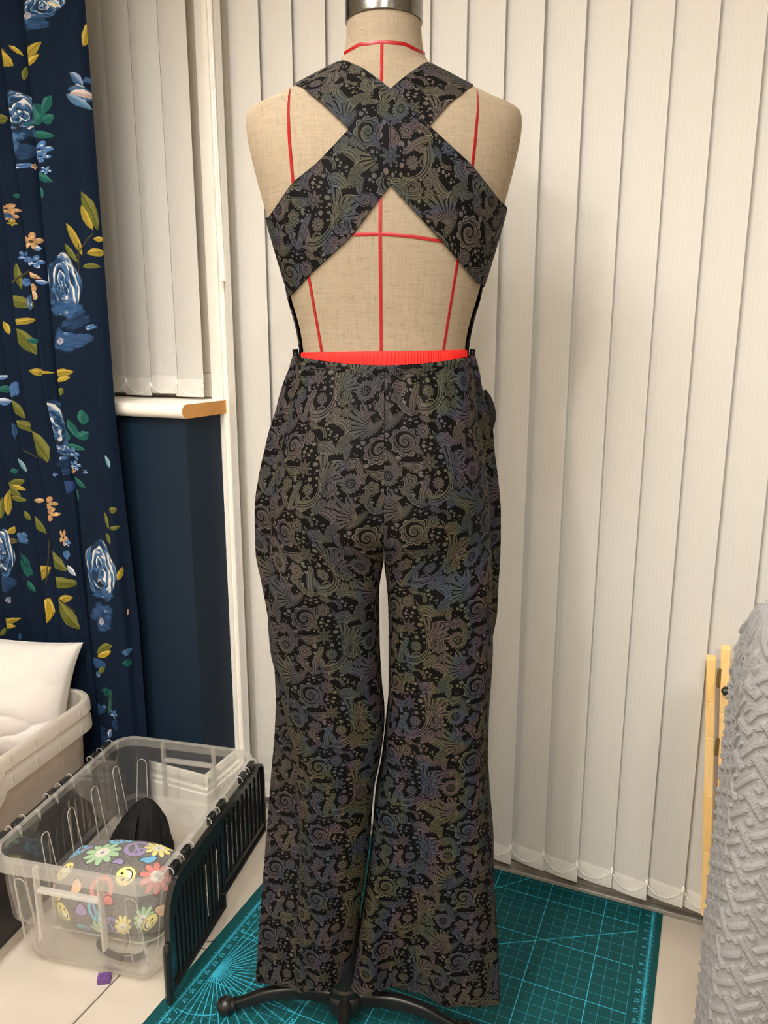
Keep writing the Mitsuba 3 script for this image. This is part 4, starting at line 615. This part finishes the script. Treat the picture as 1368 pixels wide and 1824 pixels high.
for k, y in enumerate(np.linspace(-.215, .215, 8)):
    for s in (-1, 1):
        x = s * BWd / 2; cadd(crate + '__gusset', (np.array([(x - s * .013, y - .004, BH), (x - s * .013, y + .004, BH), (x + s * .0005, y, BH + .0005), (x - s * .016, y, BH - .022)]), np.array([[0, 1, 2], [0, 2, 3], [1, 3, 2], [0, 3, 1]])), 'm_clearrib')
def lid(s):                                                # s = +1 right-hand lid
    x0 = s * (BWd / 2 + .008); L2 = BL / 2 - .012; X = lambda a, b: (min(x0 + s * a, x0 + s * b), max(x0 + s * a, x0 + s * b))
    k = crate + '__folding_lid' + ('_001' if s < 0 else '')
    zt, zb, zs = BH - .012, .034, .066
    prof = [(-L2 + .0, zb), (.0, zb), (.0, zs), (L2, zs)] + [(L2 - .03 + .03 * math.cos(a), zt - .035 + .035 * math.sin(a)) for a in np.linspace(0, PI / 2, 7)] + [(-L2 + .06 - .06 * math.sin(a), zt - .085 + .085 * math.cos(a)) for a in np.linspace(0, PI / 2, 9)]
    import shapely as sh
    pan = sh.Polygon(prof); slots = []
    for j in range(9):
        yc = .03 + j * .0245
        if yc < L2 - .035: slots.append(sh.box(yc, zs + .030, yc + .011, zt - .045 - .012 * (j % 2)))
    for j in range(3): slots.append(sh.box(-.075 + j * .026, zb + .03, -.066 + j * .026, zt - .07))
    m = trimesh.creation.extrude_polygon(pan.difference(sh.union_all(slots)), .003)
    v = m.vertices; m.vertices = np.c_[x0 + s * v[:, 2], v[:, 0], v[:, 1]]
    if s < 0: m.invert()
    bars = [m]
    edge = sh.LineString(list(pan.exterior.coords)).buffer(.0055).intersection(pan); e = trimesh.creation.extrude_polygon(edge, .012); v = e.vertices; e.vertices = np.c_[x0 + s * (v[:, 2] - .0015), v[:, 0], v[:, 1]]; bars.append(e)
    bars.append(box(*X(0, .008), .004, L2 - .006, zs + .018, zs + .027, .001))
    cadd(k, cat_(*bars), 'm_lid', label='black lid half hanging down outside the crate')
    for j in range(13):
        yc = -L2 + .036 + j * .0172
        cadd(k + '__rib', box(*X(.003, .0062), yc, yc + .0045, zb + .012, zt - (.085 if j == 0 else .06 if j == 1 else .045), .0008), 'm_lid')
    for j in range(9):
        yc = .0235 + j * .0245
        if yc < L2 - .012: cadd(k + '__rib', box(*X(.003, .0062), yc, yc + .0045, zs + .026, zt - .026, .0008), 'm_lid')
    cadd(k + '__end_grip', tf(tube(spline([(0, 0, zb - .018), (0, 0, .06), (0, 0, .135), (0, .004, .148)], 16), np.r_[.006, np.full(13, .0085), .0075, .004], 14), frame((x0 + s * .004, -L2 - .004), 0)), 'm_lid', 40)
    for yc in (-.165, .0, .165):
        g = crate + '__hinge'
        [cadd(g, box(*X(-.010, .004), yc + d - .013, yc + d + .013, zt - .004, BH + .0065, .003), 'm_lid', label='black lid hinge') for d in (-.024, .024)]
        t = np.linspace(-.3, PI + .3, 12); [cadd(crate + '__hinge_loop', tube(np.c_[x0 - s * .003 + .0085 * np.cos(t), np.full(12, yc + d), BH - .002 + .0095 * np.sin(t)], .0011, 6), 'm_clearrib', True) for d in (-.042, .0, .042)]
for s in (1, -1): lid(s)
# ------------------------------------------------------------------ cloth in the crate
def daisy(s, x, y, p, uv):
    ty, q = s[0], s[6]; r = dr.sqrt(x * x + y * y) + 1e-6; th = dr.atan2(y, x); A = mi.Color3f(s[7], s[8], s[9]); ss = smoothstep; ink = mi.Color3f(.03)
    e = .34 + .62 * dr.sqrt(dr.abs(dr.sin(th * 5))); a0 = ss(0, .04, e - r); c0 = dr.lerp(A, ink, 1 - ss(.03, .08, e - r)); f = .30 + .08 * dr.abs(dr.sin(th * 4)); c0 = dr.lerp(c0, mi.Color3f(.66, .62, .54), ss(0, .03, f - r)); c0 = dr.lerp(c0, mi.Color3f(.25, .30, .36), ss(0, .03, .12 - r))
    a1 = ss(0, .04, .97 - r); c1 = dr.lerp(A, ink, ss(.86, .90, r) * (1 - ss(.92, .95, r))); eye = dr.minimum(dr.sqrt(dr.square(x - .3) + dr.square(y - .28) * .5), dr.sqrt(dr.square(x + .3) + dr.square(y - .28) * .5)); c1 = dr.lerp(c1, ink, ss(0, .03, .12 - eye))
    gr = ss(0, .04, .62 - r) * ss(0, .04, -.12 - y); c1 = dr.lerp(c1, mi.Color3f(.70, .66, .58), gr); c1 = dr.lerp(c1, ink, ss(.52, .56, r) * (1 - ss(.62, .66, r)) * ss(0, .05, -.1 - y))
    rg = ss(0, .04, .97 - r) * ss(.62, .66, r); bar = ss(0, .04, .13 - dr.abs(x)); bar = dr.maximum(bar, ss(0, .04, .11 - dr.abs(x * .71 - y * .71)) * dr.select(y < 0, 1.0, 0.0)); bar = dr.maximum(bar, ss(0, .04, .11 - dr.abs(x * .71 + y * .71)) * dr.select(y < 0, 1.0, 0.0)); a2 = dr.maximum(rg, bar * ss(0, .04, .95 - r)); c2 = A
    a3 = ss(0, .06, .9 - r - .1 * dr.sin(th * 3 + q)); c3 = dr.lerp(A, ink, ss(.74, .8, r + .1 * dr.sin(th * 3 + q)))
    C, a = c0, a0
    for k, (cc, aa) in enumerate(((c1, a1), (c2, a2), (c3, a3)), 1): C, a = dr.select(dr.abs(ty - k) < .5, cc, C), dr.select(dr.abs(ty - k) < .5, aa, a)
    return C, a
MINT, PINK, LEM, LIL, BLU, PEA = (.36, .52, .33), (.60, .22, .20), (.68, .62, .26), (.30, .25, .42), (.18, .42, .60), (.66, .46, .30)
DS = [(2, .12, .165, 20, .030, .030, .1, *BLU), (0, .105, .10, 10, .046, .046, 0, *MINT), (1, .035, .055, 60, .025, .025, 0, *LEM), (2, .175, .125, 40, .030, .030, 0, *LIL), (0, .22, .14, 0, .036, .036, .3, *LEM), (0, .25, .06, 25, .042, .042, .2, *PINK), (1, .185, .045, 120, .024, .024, 0, *LEM), (2, .14, .01, 0, .030, .030, 0, *PINK),
      (2, .03, .12, 10, .026, .026, 0, *BLU), (3, .07, .17, 0, .022, .016, 1, *LIL), (3, .075, .015, 50, .022, .014, 2, *PEA), (3, .16, .19, 0, .02, .012, .5, *PINK), (3, .215, .095, 30, .022, .012, 3, *BLU), (3, .06, .125, 40, .014, .009, 2, *LIL), (0, .27, .18, 0, .03, .03, 0, *MINT), (1, .005, .18, -30, .022, .022, 0, *LEM), (3, .155, .075, 0, .016, .010, 0, *LIL), (3, .01, .01, 0, .02, .014, .4, *PEA)]
DS = [d + (0, 0, 0) for d in DS]
dpat = stamp_print(DS, .29, .20, daisy, lambda p, uv: mix((.12, .112, .108), (.22, .208, .20), noise(uv.x * 500, uv.y * 500)), K=4, cell=.006)
mat('m_daisy', dpat, .85, .2)
mat('m_blackcloth', lambda p, n, uv: mix((.006, .006, .006), (.011, .010, .010), noise(p.x * 500, p.y * 500, p.z * 500)), .8, .25)
mat('m_webbing', (.010, .011, .013), .6, .3)
def heap(cx, cy, z0, ax, ay, h, rot, seed, n=90, m=46, rough=.10, pw=2.6, peak=(0, 0), cone=0.0):
    """A soft bundle of cloth: flat underside, sagging top, creases from layered noise."""
    t = np.linspace(0, 2 * PI, n + 1)[:-1]; q = np.linspace(0, 1, m); A, Q = np.meshgrid(t, q); rs = np.random.RandomState(seed)
    phi = Q * PI; rr = np.sin(phi) ** .75; zz = .5 - .5 * np.sign(np.cos(phi)) * np.abs(np.cos(phi)) ** .7
    ca, sa = np.cos(A), np.sin(A); k = (np.abs(ca) ** pw + np.abs(sa) ** pw) ** (-1 / pw); rr = rr * (1 - cone * zz ** 1.3); x, y = rr * k * ca, rr * k * sa
    nz = meshkit.fbm(np.stack([x * 2.2 + seed, y * 2.2, zz * 1.4], -1).reshape(-1, 3)).reshape(x.shape); nz = nz - nz.mean()
    fold = np.sin(9 * A + 7 * nz + 3 * zz) * .35 + np.sin(17 * A - 5 * zz + 9 * nz) * .2
    g = 1 + rough * (2.2 * nz + fold * np.sin(phi)); z = zz * h * (1 + rough * 1.8 * nz); x, y = x * g + peak[0] * zz ** 2, y * g + peak[1] * zz ** 2
    P = np.stack([x * ax, y * ay, z], -1); c, s = math.cos(rot), math.sin(rot); P = np.stack([cx + P[..., 0] * c - P[..., 1] * s, cy + P[..., 0] * s + P[..., 1] * c, z0 + P[..., 2]], -1)
    v, f = grid(P, False, True); v = v.reshape(m, n, 3); return v, f
v, f = heap(0, 0, 0, .142, .088, .165, 0, 3, 160, 70, .05, 3.2); arc = np.cumsum(np.r_[np.linalg.norm(np.diff(v[::-1], axis=0), axis=-1)[:1] * 0, np.linalg.norm(np.diff(v[::-1], axis=0), axis=-1)], 0)[::-1]; A_ = np.arctan2(v[..., 1], v[..., 0]); A_[-1] = A_[-2]; uv = np.stack([.145 + arc * np.cos(A_), .10 + arc * np.sin(A_)], -1)
bag = thing('floral_pouch', 'grey cloth pouch printed with pastel daisies and smiling faces lying in the clear crate', 'pouch')
bm = tf((v.reshape(-1, 3), f), frame((-1.132, 1.148, .0135), math.radians(16)))
add(bag + '__bag', bm, 'm_daisy', True, uv=uv.reshape(-1, 2))
q = spline([(-1.235, 1.095, .125), (-1.225, 1.048, .135), (-1.211, 1.030, .12), (-1.201, 1.025, .07)], 24); add(bag + '__drawstring', tube(q, .0035, 8), 'm_daisy', True, label='gathered corner of the same cloth')
black = thing('black_cloth_bag', 'crumpled black cloth bag at the back of the clear crate', 'cloth bag')
v, f = heap(-1.225, 1.315, .0135, .094, .070, .165, math.radians(14), 8, 160, 80, .11, 2.1, (.15, .25), .62)
add(black + '__bag', (v.reshape(-1, 3), f), 'm_blackcloth', True)
def strip(path, wd, th_, up=UP):
    p = np.asarray(path, float); t = np.gradient(p, axis=0); t /= np.linalg.norm(t, axis=1, keepdims=True); up = np.asarray(up, float); b = np.cross(t, up); b /= np.linalg.norm(b, axis=1, keepdims=True) + 1e-9; n = np.cross(b, t)
    P = np.stack([p + b * wd * s for s in (-.5, -.2, .2, .5)], 1); return shell(P, np.broadcast_to(n[:, None], P.shape), th_)
add(black + '__handle', strip(spline([(-1.24, 1.34, .165), (-1.212, 1.285, .150), (-1.19, 1.252, .10), (-1.14, 1.25, .055), (-1.08, 1.27, .035)], 40), .013, .002, (.5, -.8, .4)), 'm_blackcloth', 40)
sc = thing('black_strap', 'loose black webbing strap curled on the floor of the clear crate at its front', 'strap')
q = spline([(-1.120, 1.068, .030), (-1.122, 1.058, .025), (-1.100, 1.050, .023), (-1.070, 1.045, .0235), (-1.040, 1.048, .024), (-1.020, 1.058, .025), (-1.008, 1.070, .028)], 60)
add(sc + '__webbing', strip(q, .013, .0018, (0, -.75, .65)), 'm_webbing', 40)
add(sc + '__buckle', tf(box(-.010, .010, -.004, .004, -.008, .008, .002), frame((-1.035, 1.0495, .027), .5)), 'm_lid')
# ------------------------------------------------------------------ nested frosted bins, pillow, pink cloth
NA = math.radians(7.5); NE, NN = arr(math.cos(NA), math.sin(NA), 0), arr(-math.sin(NA), math.cos(NA), 0)
def bin_(z0, key, label):
    a, b, H = .205, .29, .338; c = arr(-1.425, 1.428, 0) - NE * a - NN * b; M = frame((c[0], c[1], z0), NA); k = thing(key, label, 'storage bin', 'nested frosted bins')
    rg = [(a - .018, b - .018, .060, H), (a - .020, b - .020, .060, H - .04), (a - .030, b - .030, .055, .03), (a - .036, b - .036, .05, .010), (a - .05, b - .05, .04, .003)]
    add(k + '__body', tf(loft([rrect(*r[:3], 8) for r in rg], [r[3] for r in rg], cap=True), M), 'm_frost', 40)
    rm = [(a - .018, b - .018, .06, H), (a - .012, b - .012, .066, H + .004), (a - .004, b - .004, .07, H + .002), (a, b, .072, H - .005), (a + .001, b + .001, .072, H - .030)]
    add(k + '__rim', tf(loft([rrect(*r[:3], 10) for r in rm], [r[3] for r in rm]), M), 'm_frostrim', 40)
    for y in np.linspace(-.2, .2, 6): add(k + '__rim_rib', tf(box(a - .001, a + .0022, y - .0012, y + .0012, H - .028, H - .002), M), 'm_clearrib')
    t = np.linspace(-.17, .02, 40); w = np.clip((t + .17) / .19, 0, 1); q = np.stack([np.full(40, a + .0012) - .013 * (w < .0), t - .08, H - .03 - .045 * np.sin(PI * w) ** .6], -1)
    P = np.stack([np.stack([np.full(40, a + .0008), q[:, 1], np.full(40, H - .029)], -1), q + [.0, 0, 0]], 1); add(k + '__grip', tf(cat_(grid(P)), M), 'm_frostrim')
bin_(.0, 'frosted_bin', 'lower of two nested frosted plastic bins at the left edge'); bin_(.047, 'frosted_bin', 'upper of two nested frosted plastic bins, holding the white pillow')
mat('m_pillow', lambda p, n, uv: mix((.60, .575, .545), (.66, .635, .605), fbm(p.x * 30, p.y * 30, p.z * 30)), .85, .2)
mat('m_pink', lambda p, n, uv: mix((.62, .30, .36), (.72, .42, .46), fbm(p.x * 40, p.y * 40, p.z * 40)), .8, .2)
def pillow(c, ax, az, d, n=90):
    s = np.linspace(-1, 1, n); A, B = np.meshgrid(s, s, indexing='ij'); out = []
    h = (np.clip(1 - A ** 2, 0, 1) * np.clip(1 - B ** 2, 0, 1)) ** .42
    nz = meshkit.fbm(np.stack([A * 1.3 + 4, B * 1.3, A * 0 + 2], -1).reshape(-1, 3)).reshape(A.shape) - .5
    cr = .13 * np.abs(np.sin(4.6 * (A * .45 - B) + 2.5 * nz)) ** .45 * np.exp(-((A - .6) / .7) ** 2) * np.exp(-((B + .45) / .6) ** 2) + .05 * np.abs(np.sin(4 * (A * .3 + B) + 3 * nz)) ** .6 + .12 * nz
    pin = 1 - .10 * (1 - B ** 2), 1 - .10 * (1 - A ** 2)
    for sg in (1, -1):
        P = np.stack([A * pin[0] * ax, sg * -d * h * (1 + (cr * 1.6 if sg > 0 else 0)), B * pin[1] * az], -1); out.append(grid(P, flip=sg < 0))
    return out
M = np.eye(4); Rx = trimesh.transformations.rotation_matrix(math.radians(-16), (1, 0, 0)); Ry = trimesh.transformations.rotation_matrix(math.radians(7), (0, 1, 0)); Rz = trimesh.transformations.rotation_matrix(math.radians(24), (0, 0, 1))
M = trimesh.transformations.translation_matrix((-1.665, 1.30, .385)) @ Rz @ Rx @ Ry
add(thing('pillow', 'white pillow standing in the upper frosted bin at the left edge', 'pillow'), tf(cat_(*pillow((0, 0, 0), .21, .165, .07)), M), 'm_pillow', True)
v, f = heap(-1.60, 1.00, .06, .085, .10, .27, 0, 21, 80, 40, .10)
add(thing('pink_cloth', 'crumpled pink cloth in the upper frosted bin in front of the pillow', 'cloth'), (v.reshape(-1, 3), f), 'm_pink', True)
# ------------------------------------------------------------------ small purple brick on the tile joint
scene['m_purple'] = {'type': 'principledthin', 'base_color': rgb(.42, .24, .60), 'roughness': .15, 'diff_trans': 1.2, 'spec_trans': .35}
bk = thing('toy_brick', 'tiny translucent purple toy brick on the floor tile in front of the clear crate', 'toy brick')
M = frame((-1.057, 1.0025, .0003), math.radians(32)) @ np.diag([1.2, 1.2, 1.3, 1])
add(bk + '__block', tf(cat_(box(-.0105, .0105, -.007, -.0058, 0, .011), box(-.0105, .0105, .0058, .007, 0, .011), box(-.0105, -.0093, -.0058, .0058, 0, .011), box(.0093, .0105, -.0058, .0058, 0, .011), box(-.0093, .0093, -.0058, .0058, .0095, .011)), M), 'm_purple')
add(bk + '__stud', tf(lathe([(.0032, .011), (.0032, .0136), (0, .0137)], 18, (-.0048, 0)), M), 'm_purple', 30); add(bk + '__stud', tf(lathe([(.0032, .011), (.0032, .0136), (0, .0137)], 18, (.0048, 0)), M), 'm_purple', 30)
th1 = spline([at_z(365, 1678, .002), at_z(374, 1677, .004), at_z(383, 1676.5, .0052)], 14); add(thing('thread', 'short black thread lying on the tile at the edge of the cutting mat', 'thread'), tube(th1, .0007, 5), 'm_blackcloth', True)
th2 = spline([at_z(938, 1742, .005), at_z(937, 1736, .0062), at_z(941, 1731, .006), at_z(942, 1727, .005)], 14); add(thing('thread', 'curled black thread lying on the cutting mat right of the trousers', 'thread'), tube(th2, .0007, 5), 'm_blackcloth', True)
# ------------------------------------------------------------------ folding wooden table, chair in a grey cover
WT = [(.84, .52, .19), (.92, .62, .26), (.74, .43, .155), (.90, .58, .22), (.82, .50, .185), (.94, .65, .29)]
for k, c in enumerate(WT):
    mat(f'm_wood{k}', (lambda c: lambda p, n, uv: mix(tuple(x * .80 for x in c), tuple(x * 1.06 for x in c), .6 * fbm(p.x * 420, p.y * 420, p.z * 9, 3) + .4 * noise(p.x * 900, p.y * 500, p.z * 40)))(c), .45, .4)
mat('m_brass', (.36, .27, .13), .4, .5, metal=1.0)
tb = thing('folding_table', 'folded pale wooden table of finger-jointed boards with brass hinges standing behind the grey chair', 'folding table')
def leaf(key, x0, x1, y0, y1, z0, z1, cuts, taper):
    zs = [z0] + cuts + [z1]
    tag(key, None)
    for k in range(len(zs) - 1):
        m = box(x0, x1, y0, y1, zs[k], zs[k + 1] - .0004, .0012); v = m.vertices; v[:, 0] += taper * (v[:, 2] - z0) / (z1 - z0)
        add(key + '__board', m, f'm_wood{(k * 2 + (1 if x0 > .05 else 0)) % 6}')
leaf(tb + '__leaf', .0600, .0775, 1.572, 1.598, .088, .668, [.24, .372, .50, .575], -.0375)
leaf(tb + '__leaf_001', .0855, .1030, 1.572, 1.598, .095, .694, [.27, .43, .555], -.0385)
for yp in (1207, 1330, 1520):
    q = at_v(1280 - (yp - 1207) * .025, yp, 1.572); add(tb + '__hinge', cat_(box(q[0] - .0038, q[0] + .0038, 1.570, 1.573, q[2] - .020, q[2] + .020, .0006), tube([(q[0], 1.5695, q[2] - .020), (q[0], 1.5695, q[2] + .020)], .0018, 10)), 'm_brass', label='small brass hinge')
for x in (.115, .33): add(tb + '__leg', box(x - .011, x + .011, 1.545, 1.573, .0, .60, .002), 'm_wood1')
add(tb + '__rail', box(.100, .34, 1.573, 1.592, .20, .235, .002), 'm_wood3')
q = at_v(1288, 1229, 1.572); add(tb + '__bolt', tf(tf(lathe([(0, 0), (.008, .004), (.010, .012), (.010, .026), (0, .026)], 16), trimesh.transformations.rotation_matrix(math.radians(90), (0, 1, 0))), frame((q[0] - .004, 1.568, q[2]), 0)), 'm_blackplastic', label='black bolt head')
def fuzzy(p): return noise(p.x * 420, p.y * 420, p.z * 420) * .6 + noise(p.x * 950, p.y * 950, p.z * 950) * .4
mat('m_fleece', lambda p, n, uv: mix((.225, .224, .230), (.255, .252, .258), noise(p.x * 70 + 9, p.y * 70, p.z * 70)) , .95, .15, bump=lambda p, n, uv: fuzzy(p), bs=.0022, sheen=.4)
ch = thing('covered_chair', 'tall chair in a grey fleece cover embossed with a basket weave', 'chair')
def weave(a, b):                                           # bars along and across, two squares between them; rows step sideways
    h = np.zeros_like(a); nb = np.round(b / 2.9)
    for j in (-1, 0, 1):
        a1, b1 = a - 1.5 * (nb + j), b - 2.9 * (nb + j)
        for ca, cb, hx, hy in ((0, 0, 1.28, .30), (2.12, -.2, .30, 1.66), (-1.03, 1.46, .30, .30), (.82, 1.46, .30, .30)):
            da = (a1 - ca) - 4 * np.round((a1 - ca) / 4); d = np.minimum(hx - np.abs(da), hy - np.abs(b1 - cb)); h = np.maximum(h, np.clip(d / .16 + .5, 0, 1))
    return h * h * (3 - 2 * h)
CA = math.radians(-4); ce, cn = arr(math.cos(CA - YAW * 0), math.sin(CA), 0), arr(-math.sin(CA), math.cos(CA), 0)
ce = RT * math.cos(R_(-19)) + FW * math.sin(R_(-19)); cn = np.cross(UP, ce)
cx0 = at_d(1318, 1560, .86); o = arr(cx0[0], cx0[1], 0)
rs_, RT_, Hc, Wc, TH_ = .034, .032, .950, .56, .15            # edge radius, corner radius, height, width, thickness of the back
# section across the edge, walked from the far side round to the front and along it; then lifted and shrunk into the rounded top
sl = np.linspace(0, 1, 240); seg = np.r_[np.linspace(0, .11, 30)[:-1], np.linspace(.11, .11 + rs_ * PI / 2, 34)[:-1], np.linspace(.11 + rs_ * PI / 2, .11 + rs_ * PI / 2 + .16, 130)[:-1], np.linspace(.11 + rs_ * PI / 2 + .16, .11 + rs_ * PI / 2 + Wc - rs_, 90)]
def sect(t):                                               # arc length -> (across, depth), outward normal
    r = rs_; a = np.clip((t - .11) / r, 0, PI / 2)
    x = np.where(t < .11, 0, np.where(t < .11 + r * PI / 2, r * (1 - np.cos(a)), r + t - .11 - r * PI / 2)); d = np.where(t < .11, r + .11 - t, r * (1 - np.sin(a)))
    return x, d
zz = np.r_[np.linspace(.09, Hc - .08, 560), Hc - .08 + .08 * np.sin(np.linspace(0, PI / 2, 46)[1:])]; S_, Zc = np.meshgrid(seg, zz, indexing='ij'); x, d = sect(S_)
k = np.clip((Zc - (Hc - .08)) / .08, 0, 1); sh = 1 - np.sqrt(np.clip(1 - k ** 2, 0, 1)); mx, md = Wc * .62, .075
xin = np.maximum(RT_ - x, 0) * sh * np.clip(1.0 - x / RT_ * .0, 0, 1); x2 = x + xin; d2 = d + (md - d) * (sh ** 1.2) * .75
up_ = .05 * np.clip(x2 / .02, 0, 1) ** .5 * np.clip((Zc - .6) / .3, 0, 1) - .05 * np.clip((Zc - .6) / .3, 0, 1)
x2 = x2 - .012 - .006 * (Zc - .25) / .65
P = o + x2[..., None] * ce + (d2 + .010 * (1 - Zc))[..., None] * cn + (Zc + up_)[..., None] * UP; N = gnormal(P); N = -N if (N[150, 100] @ cn) > 0 else N
a_, b_ = (S_ * .84 + Zc * .55) / .0127, (S_ * .55 - Zc * .84) / .0127
h = weave(a_, b_); P = P + N * ((h * .0038 + .003 * np.sin(S_ * 21 + Zc * 4)) * (1 - k ** 6))[..., None]
def closing(A_, B_): return np.stack([A_ * (1 - t) + B_ * t for t in np.linspace(0, 1, 4)], 0)
inner = P[:, -1] * 1.0; inner = inner + cn * .055 - UP * .004; bk = P[:1] * 0 + (P[0] + cn * .004 + ce * .02); bk2 = P[-1] + cn * .13
add(ch + '__back_cover', cat_(grid(P, flip=True), grid(closing(P[:, -1], inner)), grid(closing(P[0], bk2), flip=True), grid(closing(P[-1], bk2))), 'm_fleece', 50)
for sx, dy in ((.06, .07), (.50, .07), (.06, -.40), (.50, -.40)): q = o + ce * sx + cn * dy; add(ch + '__leg', tf(box(-.018, .018, -.018, .018, 0, .40 if dy < 0 else .12, .003), frame((q[0], q[1], 0), 0)), 'm_blackplastic')
q = o + ce * .30 - cn * .24; add(ch + '__seat', tf(box(-.25, .25, -.19, .21, .36, .43, .02), frame((q[0], q[1], 0), math.atan2(ce[1], ce[0]))), 'm_fleece')
